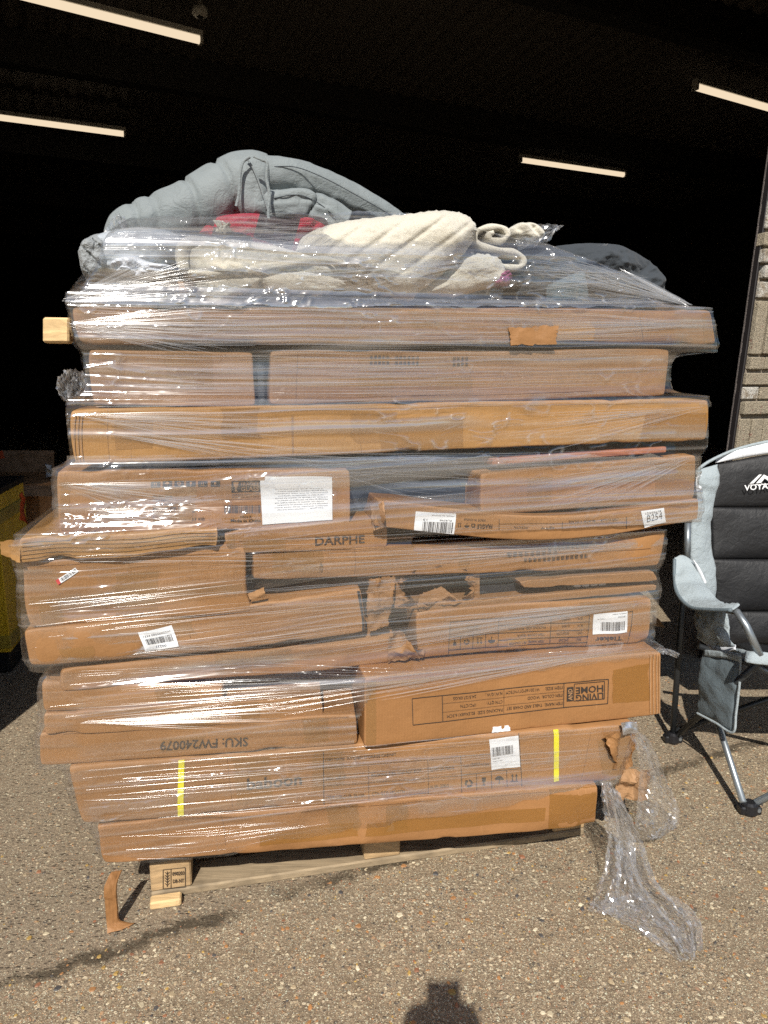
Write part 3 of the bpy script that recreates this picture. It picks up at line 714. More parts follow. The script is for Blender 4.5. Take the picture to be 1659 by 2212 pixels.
# E layer
b = B['E2'] = Carton('carton', 'sagging carton with a torn ragged right end above the dark gap', [(118, 1447), (856, 1372), (872, 1428), (135, 1498)], (.05, .05), .6, 'card', 8, r=.018, amp=.011, dents=.014, bow=lambda a: -.006*np.sin(np.pi*np.clip(a, 0, 1))**2)
scrap('torn_flap', [(838, 1372), (868, 1362), (905, 1418), (838, 1432)], .056, 'card_red', b.ob, .02, 20, seed=4)
scrap('torn_flap', [(862, 1395), (912, 1390), (906, 1412), (868, 1425)], .035, 'card_red', b.ob, .035, 18, seed=9)
b = B['E1'] = Carton('carton', 'long plain carton bearing a tilted white barcode label, mid-left', [(54, 1365), (788, 1276), (790, 1372), (66, 1444)], (.06, .06), .6, 'card', 9, r=.012, amp=.009, dents=.012, bow=lambda a: -.007*np.sin(np.pi*np.clip(a, 0, 1)))
sq = [(303, 1368), (376, 1356), (384, 1398), (312, 1410)]
sticker(b, sq, (('1234 SAMPLE'.replace('SAMPLE', '0000000000'), .1, .9, .28, .09), ('00235', .66, .34, .78, .12)), (.12, .38, .9, .68))
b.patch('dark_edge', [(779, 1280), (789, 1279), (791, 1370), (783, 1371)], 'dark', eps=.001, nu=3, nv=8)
b = B['E3'] = Carton('carton', 'carton with a pet counter print and white barcode label at right', [(895, 1324), (1413, 1284), (1402, 1384), (903, 1424)], (.05, .055), .6, 'card', 10, r=.012, amp=.006, dents=.006)
def cvE(x, y): return (931.6 + x*.31737, 1198.9 + y*.31737)
pr = [T('Tieker', cvE(1298, 535), cvE(1115, 553), 9.5, True)]
for p, q in (((125, 465), (1080, 398)), ((118, 655), (1062, 585)), ((1340, 376), (1376, 370)), ((125, 465), (115, 690)), ((458, 443), (450, 632)), ((815, 418), (805, 604)), ((1080, 398), (1055, 620)), ((123, 565), (455, 540)), ((458, 488), (1072, 447)), ((455, 540), (1070, 500)), ((453, 588), (1066, 545)), ((197, 560), (195, 652)), ((283, 554), (278, 646)), ((368, 548), (362, 640)), ((1376, 370), (1340, 590)), ((1340, 590), (1120, 610))): pr.append(LN(cvE(*p), cvE(*q), 1.3))
for s_, p, q, h in (('G.W.:', (1032, 417), (988, 420), 17), ('16.6KG', (942, 424), (886, 430), 17), ('N.W:', (1028, 463), (988, 466), 17), ('15.4KG', (940, 471), (886, 476), 17), ('CNT:', (1024, 512), (988, 515), 17), ('1PCS/CTN', (932, 519), (850, 528), 17), ('SKU', (1018, 557), (984, 560), 17), ('JM2265', (932, 565), (864, 572), 17),
                    ('PACKING SIZE:  94*15*65CM', (775, 484), (526, 502), 17), ('ITEM COLOR:  BLACK', (766, 535), (584, 548), 17), ('ITEM NAME:', (766, 579), (660, 588), 17), ('INFORMATION', (640, 636), (510, 646), 15), ('MADE IN', (312, 508), (250, 512), 12), ('CHINA TO UK', (330, 488), (236, 494), 12)):
    pr.append(T(s_, cvE(*p), cvE(*q), h*.317))
pr += rot180(icon_glass(cvE(158, 602), 14), cvE(158, 602)) + icon_rec(cvE(238, 598), 12) + rot180(icon_up(cvE(324, 592), 14), cvE(324, 592)) + rot180(icon_umb(cvE(406, 586), 13), cvE(406, 586))
b.flat('print', pr, 'ink')
hq = [cvE(517, 586), cvE(653, 576), cvE(652, 615), cvE(516, 625)]
hp = b.patch('name_patch', hq, 'card_yellow', eps=.0022, nu=4, nv=3); b.flat('print', [T('PET COUNTER', cvE(646, 591), cvE(524, 601), 5.5)], 'ink', hp, .003)
sq = [cvE(1108, 395), cvE(1340, 368), cvE(1328, 510), cvE(1098, 535)]
sticker(b, sq, (('JM2265', .93, .72, .2, .06), ('MADE IN CHINA', .96, .55, .06, .05), ('1233', .32, .14, .26, .06)), (.24, .45, .92, .86), n=26)
# thin opened carton above it with white pads inside
g1 = B['G1'] = Carton('carton', 'thin crushed carton split open along its front, showing white pads', [(1120, 1254), (1412, 1234), (1420, 1256), (1128, 1270)], (.055, .055), .5, 'card_red', 11, r=.004, amp=.004)
g2 = B['G2'] = Carton('carton', 'flattened dark-edged carton layer resting on the pet counter carton', [(905, 1305), (1420, 1262), (1418, 1276), (905, 1322)], (.045, .05), .5, 'card_red', 12, r=.003, amp=.004)
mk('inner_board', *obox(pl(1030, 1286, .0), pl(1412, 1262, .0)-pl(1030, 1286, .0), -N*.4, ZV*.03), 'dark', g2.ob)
for i in range(4):
    x = 1240+i*18; y = 1259.5-i*1.2; p = pl(x, y+10, .03); mk('white_pad', *obox(p, pl(x+16, y+9, .03)-p, -N*.05, ZV*.0145), 'paper', g1.ob)
# gaping torn carton in the middle
gm = B['GM'] = Carton('carton', 'reddish carton with a gaping torn mouth in its front, in the middle', [(852, 1226), (1034, 1216), (1034, 1308), (852, 1316)], (-.26, -.26), .30, 'card_red', 13, r=.012, amp=.006, dents=.02)
def torn_front():
    mouth = smooth_path(A([(872, 1262), (876, 1242), (900, 1230), (940, 1224), (985, 1226), (1012, 1236), (1006, 1254), (1018, 1274), (1000, 1296), (968, 1290), (940, 1302), (905, 1300), (878, 1288), (872, 1262)], dtype=float), 73)[:-1]
    c = mouth.mean(0); n = len(mouth); x0, x1, y0, y1 = 852, 1036, 1219, 1314; V = []; r = np.random.default_rng(5)
    rings = 7
    for k in range(rings):
        t = k/(rings-1)
        for i_, m in enumerate(mouth):
            d = m-c; s0 = min([abs(((x1 if d[0] > 0 else x0)-c[0])/(d[0] or 1e-6)), abs(((y1 if d[1] > 0 else y0)-c[1])/(d[1] or 1e-6))]); s0 = max(s0, 1.04)
            jag = 1+.07*math.sin(i_*1.7)*math.sin(i_*.61)+r.normal(0, .035)
            f = jag + (s0-jag)*t; p = c + d*f; o_ = .030 + .030*(1-t)**2*(.5+.5*math.sin(i_*.8)) + .004*r.normal()*(1-t)
            V.append(pl(p[0], p[1], o_))
    V = A(V); W2 = V - N*.004; m_ = len(V); F = gridF(n, rings, 0, True)
    F = F + [tuple(q+m_ for q in f[::-1]) for f in F] + [(i_, (i_+1) % n, (i_+1) % n+m_, i_+m_) for i_ in range(n)]
    mk('torn_front', np.concatenate([V, W2]), F, 'card_red', gm.ob, False, uv=np.concatenate([V, W2])[:, [0, 2]])
torn_front()
scrap('torn_rim', [(905, 1284), (955, 1268), (1000, 1302), (900, 1312)], (.0, .01, .05, .05), 'card_red', gm.ob, .016, 16, seed=23)
scrap('torn_end', [(796, 1250), (852, 1243), (846, 1308), (792, 1318)], .056, 'card_red', B['E1'].ob, .012, 22, seed=24)
scrap('torn_end', [(792, 1318), (846, 1310), (838, 1352), (798, 1364)], .05, 'card_red', B['E1'].ob, .014, 18, seed=25)
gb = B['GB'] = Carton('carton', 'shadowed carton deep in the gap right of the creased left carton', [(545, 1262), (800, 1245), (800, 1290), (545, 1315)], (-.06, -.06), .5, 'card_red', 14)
scrap('torn_paper', [(535, 1284), (570, 1268), (574, 1290), (540, 1296)], .07, 'card_pale', B['E1'].ob, .012, 9, seed=27)
# F layer
b = B['F1'] = Carton('carton', 'big creased carton bulging at the left with a slanted barcode sticker', [(40, 1216), (528, 1181), (540, 1326), (56, 1361)], (.06, .06), .62, 'card', 15, r=.016, amp=.012, dents=.016)
sticker(b, [(117, 1256), (158, 1228), (166, 1236), (124, 1265)], (), (.22, .15, .95, .8), n=20)
b.patch('label_tip', [(117, 1256), (123.5, 1251.5), (130, 1261), (124, 1265)], plain('red_tip', (.5, .05, .05)), eps=.0028, nu=3, nv=3)
b.patch('tape_clear', [(60, 1292), (535, 1262), (536, 1282), (62, 1312)], 'tape_clear', nu=20).name = 'tape'
b.patch('tape', [(80, 1302), (128, 1298), (130, 1352), (84, 1355)], 'tape_clear')
b = B['F0'] = Carton('carton', 'flattened carton with wavy flutes, its flap poking out far left', [(38, 1165), (470, 1143), (470, 1186), (40, 1222)], (.075, .075), .6, 'card_yellow', 16, r=.006, amp=.005, bow=lambda a: .004*np.sin(a*9))
scrap('loose_flap', [(0, 1170), (44, 1166), (44, 1214), (2, 1196)], .078, 'card_yellow', b.ob, .008, 9, seed=30)
for k in range(5): b.patch('flute_ridge', [(46, 1172+k*9), (465, 1149+k*7.6), (465, 1151.5+k*7.6), (46, 1175+k*9)], 'card_yellow', eps=.0028, nu=24, nv=2)
b = B['F2'] = Carton('carton', 'slim carton printed with dark capital letters above the middle gap', [(482, 1148), (834, 1118), (836, 1184), (492, 1196)], (.058, .05), .5, 'card', 17, r=.008)
b.flat('print', [T('DARPHE', (679, 1178), (786, 1172), 17, True)], 'ink')
b.patch('tape', [(484, 1150), (505, 1148), (507, 1194), (492, 1195)], 'tape_clear')
b = B['F3'] = Carton('carton', 'long low carton with faint upside-down characters below the bowed one', [(540, 1196), (1436, 1146), (1424, 1224), (541, 1255)], (.048, .05), .6, 'card', 18, r=.010, amp=.008, dents=.008)
def hanzi(x0, x1, y0, y1, h, seed):
    r = random.Random(seed); o = []; x = x0
    while x < x1:
        f = (x-x0)/(x1-x0); y = y0+(y1-y0)*f
        for k in range(3): o.append(LN((x, y-h*(.15+.33*k)), (x+h*.8, y-h*(.15+.33*k)), 1.0))
        for k in range(r.choice((1, 2, 3))): xx = x+h*r.uniform(.1, .7); o.append(LN((xx, y), (xx, y-h), 1.0))
        x += h*1.12
    return o
b.flat('print', hanzi(1092, 1200, 1203, 1196, 11, 3) + hanzi(1128, 1262, 1213, 1204, 9, 4) + hanzi(1180, 1262, 1188, 1181, 9, 5) + [T('10-5', (1118, 1190), (1090, 1192), 9)], 'ink')
b.patch('tape', [(985, 1180), (1010, 1178), (1012, 1228), (988, 1230)], 'tape_clear')
b = B['H'] = Carton('carton', 'thin bowed carton with fragile print and two white labels', [(818, 1088), (1511, 1077), (1508, 1124), (808, 1146)], (.085, .085), .45, 'card', 19, r=.007, amp=.003, bow=lambda a: -.040*np.sin(np.pi*np.clip(a, 0, 1))**1.3 + .008*(1-a))
def cv4(x, y): return (688.5 + x*.48826, 931.5 + y*.48826)
sq = [cv4(428, 355), cv4(606, 365), cv4(600, 458), cv4(422, 455)]
sticker(b, sq, (('PUR746', .9, .6, .3, .08), ('MADE IN CHINA', .95, .4, .1, .05), ('13', .3, .2, .3, .08)), (.2, .42, .95, .92), n=26)
sq = [cv4(1424, 348), cv4(1526, 335), cv4(1534, 400), cv4(1440, 422)]
sticker(b, sq, (('B254', .15, .85, .72, .42), ('12345678', .15, .85, .25, .12)), None)
pr = [T('FRAGILE', cv4(766, 409), cv4(700, 411), 9, True), T('MADE IN CHINA', cv4(735, 387), cv4(640, 385), 5), T('ITEM COLOR', cv4(1326, 381), cv4(1246, 383), 5), T('BLACK + GLASS', cv4(1222, 386), cv4(1104, 390), 5), T('1PCS/CTN', cv4(925, 418), cv4(862, 418), 5), T('QTY', cv4(1040, 418), cv4(980, 418), 5)]
pr += icon_rec(cv4(682, 416), 9) + rot180(icon_umb(cv4(654, 417), 9), cv4(654, 417)) + rot180(icon_up(cv4(622, 416), 9), cv4(622, 416))
pr += [DOT(cv4(796, 408), cv4(1362, 398), 1.2, 2.6), LN(cv4(796, 386), cv4(796, 434), 1.2), LN(cv4(1362, 372), cv4(1362, 425), 1.2), LN(cv4(1076, 395), cv4(1076, 428), 1.0)]
b.flat('print', pr, 'ink')
scrap('crushed_end', [(800, 1092), (826, 1082), (830, 1140), (806, 1146)], (.07, .095, .09, .07), 'card_in', b.ob, .016, 10, seed=31)
# I layer
b = B['I1'] = Carton('carton', 'carton with a black fragile glass mark and a large white paper', [(120, 1016), (755, 1014), (756, 1137), (129, 1157)], (.055, .05), .6, 'card', 20, r=.009, amp=.003)
def cvI(x, y): return (121.5 + x*.39057, 1004.5 + y*.39057)
pr = []
for k, x in enumerate((519, 585, 650, 715, 780, 850)):
    y = 92-k*1; w = 52; pr.append(PG(cvI(x, y), cvI(x+w, y-1), cvI(x+w, y+30), cvI(x, y+31)))
pr.append(PG(cvI(965, 88), cvI(1123, 84), cvI(1123, 148), cvI(965, 152)))
for s_, p, q, h, bo in (('Pendant Lamp', (532, 180), (640, 178), 13, 0), ('ITEM NO:', (532, 204), (610, 202), 13, 0), ('COLOR: MULTI', (532, 229), (640, 226), 13, 0), ('PRODUCT SIZE: 58 cm', (534, 251), (714, 245), 14, 1), ('PACKING SIZE: 65*65*13cm', (534, 272), (764, 264), 14, 1), ('QTY: 1PC', (535, 295), (610, 292), 14, 1), ('N.W.:    2.4    KGS', (538, 315), (676, 311), 14, 1), ('G.W: 2.9  KGS', (702, 311), (818, 304), 14, 1),
                    ('Made in China', (962, 315), (1128, 313), 16, 1), ('HB56-B', (1015, 290), (1075, 288), 12, 0), ('HANDLE WITH CARE', (970, 168), (1120, 165), 8, 0), ('PLEASE DO NOT DROP', (970, 182), (1120, 179), 8, 0)):
    pr.append(T(s_, cvI(*p), cvI(*q), h*.39, bool(bo)))
pr.append(bars([cvI(925, 222), cvI(1130, 220), cvI(1130, 262), cvI(925, 266)], 0, 0, 1, 1, 34, 8))
b.flat('print', pr, 'ink')
b.flat('print', [T('FRAGILE', cvI(1018, 116), cvI(1116, 114), 7, True), T('GLASS', cvI(1018, 144), cvI(1116, 142), 9, True)] + icon_glass(cvI(990, 120), 20) + icon_up(cvI(545, 107), 9) + icon_umb(cvI(611, 106), 8) + icon_rec(cvI(676, 105), 8) + icon_glass(cvI(741, 105), 9) + icon_up(cvI(806, 104), 8) + icon_glass(cvI(875, 104), 8), 'card_pale', None, .0026)
sq = [cvI(1150, 62), cvI(1521, 64), cvI(1524, 303), cvI(1140, 331)]
b.patch('label', [cvI(1122, 86), cvI(1152, 84), cvI(1146, 330), cvI(1138, 332)], 'paper', eps=.0018, nu=4)
lines = ['these goods are returned items and may', 'contain defects, they have been', 'received out of our control as described', 'kindly use caution to handle fragile and', 'Packaging may be damaged as noted in', 'are final, no refunds or returns by phone', 'not be liable or responsible for missing parts', 'customers, in our new condition', 'These goods require inspection before', 'Terms and Conditions']
sticker(b, sq, tuple((s_, .93 if i % 3 else .87, .16 if i % 2 else .2, .70-i*.048, .021) for i, s_ in enumerate(lines)), None)
b.patch('tape', [cvI(20, 90), cvI(75, 90), cvI(75, 360), cvI(24, 366)], 'tape_clear'); b.patch('tape', [cvI(540, 250), cvI(750, 244), cvI(750, 318), cvI(542, 324)], 'tape_clear', eps=.0024)
b = B['I2'] = Carton('carton', 'carton under heavily crinkled film at right above the bowed carton', [(1034, 1020), (1506, 978), (1500, 1076), (1038, 1113)], (.05, .05), .55, 'card', 21, r=.012, amp=.005)
b2 = B['I4'] = Carton('carton', 'small carton end with a faded label in the dark gap', [(965, 1030), (1030, 1022), (1032, 1088), (968, 1090)], (-.06, -.05), .4, 'card', 22)
sticker(b2, [(1005, 1030), (1026, 1027), (1029, 1060), (1010, 1062)], (), (.2, .15, .85, .7), n=14)
rb = pl(1064, 1006, .045); mk('timber_plank', *obox(rb, pl(1440, 978, .045)-rb, -N*.4, ZV*.016), 'red_board', None, label='thin red-brown board under the longest carton at right', cat='board', base=rb)
dk = pl(150, 1012, .02); mk('shade_panel', *obox(fr(.0, -.02, 1.09), U*1.42, -N*.55, ZV*.028), 'bluedark', None, label='dark blue-grey panel added as shade in the gap below the longest carton', cat='shade panel')  # dark panel added to stand for the shade in this gap
mk('dark_filler', *obox(fr(.53, -.04, .99), U*.3, -N*.5, ZV*.098), 'bluedark', None, label='dark blue-grey block filling the gap between two cartons, above the bowed carton', cat='filler')  # dark block added to fill the space between these cartons
# J, K, L
b = B['J'] = Carton('carton', 'long yellowish carton spanning the full width, third layer from the top', [(148, 882), (1531, 861), (1527, 951), (160, 1003)], (.05, .05), .62, 'card_yellow', 23, r=.013, amp=.004)
b.patch('tape', [(1392, 895), (1528, 890), (1526, 948), (1380, 953)], 'tape'); b.patch('tape', [(816, 902), (1000, 898), (1000, 965), (822, 972)], 'tape_clear', nu=10); b.patch('tape', [(245, 908), (330, 905), (330, 965), (250, 970)], 'tape_clear')
b.patch('tape', [(630, 897), (634, 897), (634, 983), (630, 983)], 'card_red', nu=2, nv=8).name = 'crease'
for x in (160, 168, 175): b.patch('flute_ridge', [(x, 892), (x+3, 892), (x+5, 998), (x+2, 998)], 'card_pale', eps=.003, nu=2, nv=8)
b = B['K1'] = Carton('carton', 'reddish-brown carton at left in the second layer from the top', [(188, 757), (545, 757), (549, 876), (195, 878)], (.03, .03), .5, 'card_red', 24, r=.012, amp=.005)
b = B['K2'] = Carton('carton', 'long reddish-brown carton right of a dark slot, second layer from the top', [(582, 757), (1447, 757), (1440, 858), (586, 876)], (.03, .03), .55, 'card_red', 25, r=.012, amp=.005)
for a_, c_ in (((800, 768), (838, 800)), ((855, 768), (905, 800)), ((980, 770), (1010, 795))): b.flat('print', hanzi(a_[0], c_[0], a_[1]+8, a_[1]+8, 8, int(a_[0])) + hanzi(a_[0], c_[0], a_[1]+20, a_[1]+20, 8, int(a_[0])+1), 'ink')
mk('dark_filler', *obox(fr(.305, -.01, 1.243), U*.018, -N*.4, ZV*.11), 'bluedark', None, label='narrow dark upright slab added as shade in the slot between two reddish cartons', cat='slab')  # dark slab added in the slot, standing for its deep shade
b = B['L'] = Carton('carton', 'longest top carton, its taped right end sticking out of the stack', [(150, 664), (1538, 668), (1549, 744), (172, 746)], (.04, .04), .6, 'card_red', 26, r=.014, amp=.004)
b.patch('tape', [(1518, 676), (1536, 676), (1546, 738), (1522, 740)], 'tape_clear')
scrap('torn_patch', [(1098, 708), (1205, 704), (1200, 744), (1105, 746)], .049, 'card', b.ob, .004, 14, seed=41)
b.patch('bare_patch', [(1198, 700), (1278, 698), (1282, 742), (1204, 745)], 'card_yellow', eps=.002, ragged=.004)
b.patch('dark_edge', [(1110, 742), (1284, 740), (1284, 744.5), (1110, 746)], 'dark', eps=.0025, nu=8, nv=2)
sb = pl(92, 740, .02); st = obox(sb, U*.052, -N*.05, pl(92, 685, .02)-sb); mk('timber_batten', *st, 'wood_new', None, label='pale timber batten poking out left of the top carton', cat='batten')

for k_, b in B.items():
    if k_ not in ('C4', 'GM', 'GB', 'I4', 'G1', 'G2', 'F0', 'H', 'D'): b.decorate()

# ================================================================== TEXTILES ON TOP
def fleece_mat(name, base, k):
    t = NT(name); ob = t.coord('Object'); base = A(base); cl = t.noise(ob, 110, 4, .7, .8); f = t.noise(ob, 420, 3, .75, 1.5); big = t.noise(ob, 8, 3, .6)
    c = t.mix(big, tuple(base*.93), tuple(base*1.08)); c = t.mix(t.ramp(cl, [(.32, .28), (.52, 0.)]), c, tuple(base*A([.78, .74, .66]))); c = t.mix(t.ramp(f, [(.35, .3), (.55, 0.)]), c, tuple(base*.7))
    t.col(c); t.rough(1.); t.b.inputs['Sheen Weight'].default_value = .5; t.b.inputs['Specular IOR Level'].default_value = .1
    t.normal(t.bump(t.math('ADD', t.math('MULTIPLY', cl, 1.), t.math('MULTIPLY', f, .5)), .006*k, .8)); return t.m
def duvet_mat():
    t = NT('grey_quilt_cloth'); ob = t.coord('Object'); base = A([.205, .232, .238])
    wr_ = t.noise(ob, 17, 5, .62, 1.6); w2 = t.noise(t.coord('Object', (1, 1, 2.2)), 46, 4, .6, 1.2); f = t.noise(ob, 900, 2, .6)
    c = t.mix(t.noise(ob, 7, 3, .6), tuple(base*.92), tuple(base*1.08)); c = t.mix(t.ramp(f, [(.35, .2), (.6, 0.)]), c, tuple(base*.7)); t.col(c); t.rough(.7); t.b.inputs['Sheen Weight'].default_value = .15
    rg = t.ramp(t.math('ABSOLUTE', t.math('SUBTRACT', wr_, .5)), [(0., 1.), (.12, 0.)])
    t.normal(t.bump(t.math('ADD', t.math('ADD', t.math('MULTIPLY', wr_, .8), t.math('MULTIPLY', rg, .22)), t.math('ADD', t.math('MULTIPLY', w2, .45), t.math('MULTIPLY', f, .03))), .0060, .55)); return t.m
M['duvet'] = duvet_mat()
M['fleece'] = fleece_mat('cream_fleece', (.66, .62, .52), .55)
M['fleece2'] = fleece_mat('cream_plush', (.66, .63, .54), .9)
M['bluebag'] = fabric('pale_blue_cloth', (.42, .46, .50), .12, .002, 700, .6, 14)
M['greybag'] = fabric('grey_vinyl', (.30, .32, .33), .2, .003, 300, .5, 30)
M['whitecloth'] = fabric('white_cloth', (.70, .74, .82), .06, .002, 700, .8, 18)
def check_mat():
    t = NT('red_black_check'); v = t.coord('UV', (11, 11, 1), (0, 0, .3)); k = t.new('TexChecker'); k.inputs['Scale'].default_value = 1.
    k.inputs['Color1'].default_value = (.33, .008, .03, 1); k.inputs['Color2'].default_value = (.035, .02, .025, 1); t.L(v, k.inputs[0])
    t.col(k.outputs[0]); t.rough(.9); t.normal(t.bump(t.noise(t.coord('Object'), 60, 4, .7), .01, .8)); return t.m
M['check'] = check_mat(); M['pink'] = fabric('pink_tassels', (.30, .07, .17), .2, .004, 300)

def blob(name, outline, o, thick, mat, parent=None, amp=.008, freq=14., seed=1, fold=None, flat=.55, fuzz=0., rings=30, segs=150, **k):
    P = np.array([pl(x, y, o) for x, y in outline]); P = smooth_path(np.vstack([P, P[:1]]), segs+1)[:-1]
    J = (U[None]*rng.normal(size=(len(P), 1)) + ZV[None]*rng.normal(size=(len(P), 1)))*fuzz      # ragged hem
    c = P.mean(0); V = []; uv = []; ts = np.linspace(0, 1, rings)[1:]
    side = []
    for sgn in (1, -1):
        R = [c + N*sgn*thick]
        for t in ts:
            R += list(c + (P-c)*t + J*t**10 + N*(sgn*thick*max(0., 1-t**4)**flat))
        side.append(np.array(R))
    n = segs; m = len(ts); F = []
    front, back = side
    def relief(R):
        uu = (R-P0)@U; zz = R[:, 2]; qn = np.stack([uu*freq, zz*freq*1.3, 0*uu+seed], -1); qn = qn + .5*np.stack([vn(qn*.8, seed+40), vn(qn*.8+7, seed+41), 0*uu], -1)
        d = amp*(.8*fbm(qn, seed, 4) + .7*np.abs(vn(qn*A([1.2, .7, 1]), seed+42)) - .35)
        if fold is not None: d = d + fold(uu, zz)
        return d
    tt = np.concatenate([[0]] + [np.full(n, t) for t in ts])
    front = front + N*(relief(front)*np.clip((1-tt)*5, .15, 1))[:, None]
    front[:, 2] += amp*.5*vn(front*freq*.7, seed+3)
    Fb = []
    for off in (0, len(front)):
        f = [(off, off+1+i, off+1+(i+1) % n) for i in range(n)]
        for r in range(m-1):
            a = off+1+r*n; f += [(a+i, a+n+i, a+n+(i+1) % n, a+(i+1) % n) for i in range(n)]
        F += f if off == 0 else [q[::-1] for q in f]
    V = np.concatenate([front, back]); uv = np.stack([(V-P0)@U, V[:, 2]], -1)
    # outline winding may run either way
    a = np.cross(F and V[F[0][1]]-V[F[0][0]], V[F[0][2]]-V[F[0][0]])
    if np.dot(a, N) < 0: F = [q[::-1] for q in F]
    return mk(name, V, F, mat, parent, True, uv, **k)
def roll(name, path, o, mat, parent=None, sq=1., grooves=(), seed=1, seg=40, n=70, amp=.006, gd_=.012, pk=.0015, oo=None, stretch=1.0, **k):
    Q = A([[*pl(x, y, o if oo is None else oo[i]), r/FPX*np.dot(pl(x, y, o)-CO, A([0, math.cos(PITCH), -math.sin(PITCH)]))] for i, (x, y, r) in enumerate(path)])
    Q = smooth_path(Q, n); P = Q[:, :3]; R = Q[:, 3]; Tn = np.gradient(P, axis=0); Tn /= np.linalg.norm(Tn, axis=1)[:, None]
    V = []; L = np.concatenate([[0], np.cumsum(np.linalg.norm(np.diff(P, axis=0), axis=1))])
    for i in range(n):
        c = np.cross(Tn[i], N); c /= np.linalg.norm(c); b = np.cross(c, Tn[i])
        f = i/(n-1); rr = R[i]
        for s_ in range(seg):
            a = 2*math.pi*s_/seg; fa = f + .028*math.cos(a+.6) + .012*math.sin(2*a+1); nd = min([abs(fa-x) for x in grooves] or [1]); g_ = gd_*math.exp(-(nd/.008)**2) - (.0025*(1-math.exp(-nd/.03)) if grooves else 0); p3 = A([L[i]*9, math.cos(a)*2.2, math.sin(a)*2.2]) + seed*3.7
            w = amp*.6*vn(p3*A([.7, 1, 1]), seed) + amp*.16*ridge(p3*A([3.2, .7, .7]), seed+4)*1.6 + pk*(abs(vn(p3*A([3.4, 2.4, 2.4]), seed+6))-.3) + sum(-.004*math.exp(-((fa-x)/.03)**2)*abs(math.sin(a*9+x*50)) for x in grooves)
            dd = math.sqrt(max(0, 1-max(0, (abs(2*f-1)-.93)/.07)**2))
            V.append(P[i] + (math.cos(a)*c + math.sin(a)*b*stretch)*((rr - g_ + w)*dd))
    F = gridF(seg, n, 0, True) + [tuple(range(seg))[::-1], tuple(range((n-1)*seg, n*seg))]
    return mk(name, V, F, mat, parent, True, **k)
# grey quilt folded over itself
dv = empty('duvet', pl(560, 500, -.2), 'grey quilted duvet folded on the very top of the load', 'duvet')
roll('left_roll', [(246, 528, 28), (278, 498, 44), (333, 480, 52), (400, 459, 57), (455, 436, 63), (508, 407, 64), (548, 399, 63), (574, 402, 58)], -.20, 'duvet', dv, grooves=(.19, .29, .47, .66), seed=2, amp=.006, gd_=.009)
roll('upper_fold', [(535, 385, 46), (580, 382, 40), (640, 384, 37), (700, 404, 36), (760, 434, 35), (830, 470, 30), (885, 500, 22)], -.19, 'duvet', dv, grooves=(), seed=5, amp=.009, pk=.0015, oo=[-.19, -.19, -.2, -.22, -.24, -.26, -.28])
roll('lower_fold', [(545, 440, 36), (590, 445, 31), (650, 441, 31), (700, 458, 30), (750, 486, 22)], -.165, 'duvet', dv, seed=9, amp=.010, pk=.0035, grooves=(.6,))
# folded end panel with its seam and the tie ribbons
blob('end_panel', [(531, 340), (552, 336), (580, 352), (583, 400), (579, 450), (570, 474), (530, 470), (513, 440), (514, 390), (520, 356)], -.155, .03, 'duvet', dv, amp=.006, freq=12, seed=11, rings=22, segs=90)
def ribbon(name, pts, o, w, mat, parent, tw=.3):
    P = smooth_path(A([pl(x, y, o) for x, y in pts]), 26); mb = []
    T_ = np.gradient(P, axis=0); T_ /= np.linalg.norm(T_, axis=1)[:, None]
    for i, p in enumerate(P):
        s_ = np.cross(T_[i], N); s_ /= np.linalg.norm(s_); a = tw*math.sin(i*.7); e = s_*math.cos(a) + N*math.sin(a)
        mb += [p-e*w/2, p+e*w/2, p+e*w/2-N*.002, p-e*w/2-N*.002]
    F = gridF(4, len(P), 0, True); return mk(name, mb, F, mat, parent, True)
ribbon('tie', [(540, 338), (524, 352), (518, 385), (516, 420), (510, 445)], -.105, .007, 'duvet', dv)
ribbon('tie', [(548, 337), (566, 345), (577, 352), (576, 385), (582, 420), (580, 455), (581, 490)], -.085, .007, 'duvet', dv)
ribbon('seam', [(590, 360), (640, 361), (700, 384), (760, 416), (820, 450), (868, 478)], -.147, .0016, 'bluedark', dv, 0.)
ribbon('seam', [(592, 428), (645, 421), (690, 440), (725, 470)], -.129, .0016, 'bluedark', dv, 0.)
ribbon('piping', [(533, 342), (545, 360), (556, 385), (568, 420), (578, 452)], -.118, .004, 'duvet', dv)
# pale blue bag at left
bb = blob('bedding_bag', [(176, 552), (190, 525), (215, 508), (262, 503), (330, 502), (385, 512), (396, 545), (380, 590), (330, 612), (250, 618), (195, 612), (178, 585)], -.10, .11, 'bluebag', None, amp=.014, freq=16, seed=13, label='pale blue-grey padded bedding in a clear cover at the left top', cat='bedding')
blob('quilted_edge', [(172, 548), (186, 522), (214, 510), (236, 516), (246, 550), (240, 592), (206, 610), (182, 594)], -.055, .07, 'greybag', bb, amp=.008, freq=30, seed=14, rings=18, segs=80, fold=lambda u, z: -.006*((np.sin((u+z)*170) > .9)*1.))
blob('crumpled_cloth', [(236, 572), (250, 558), (285, 552), (325, 566), (372, 575), (350, 600), (290, 596), (250, 590)], .0, .035, 'whitecloth', bb, amp=.016, freq=30, seed=15, rings=18, segs=80)
# red check blanket
blob('check_blanket', [(430, 500), (452, 476), (490, 465), (540, 466), (610, 480), (690, 478), (712, 500), (690, 545), (630, 556), (540, 540), (470, 525)], -.13, .08, 'check', None, amp=.022, freq=20, seed=16, label='red and black checked blanket showing between quilt and cream fleece', cat='blanket')
blob('toy_tuft', [(470, 492), (478, 483), (492, 484), (496, 494), (486, 502), (474, 500)], -.045, .012, 'fleece2', None, amp=.016, freq=70, seed=17, rings=14, segs=60, fuzz=.004, label='small white tuft on the red checked blanket', cat='tuft')
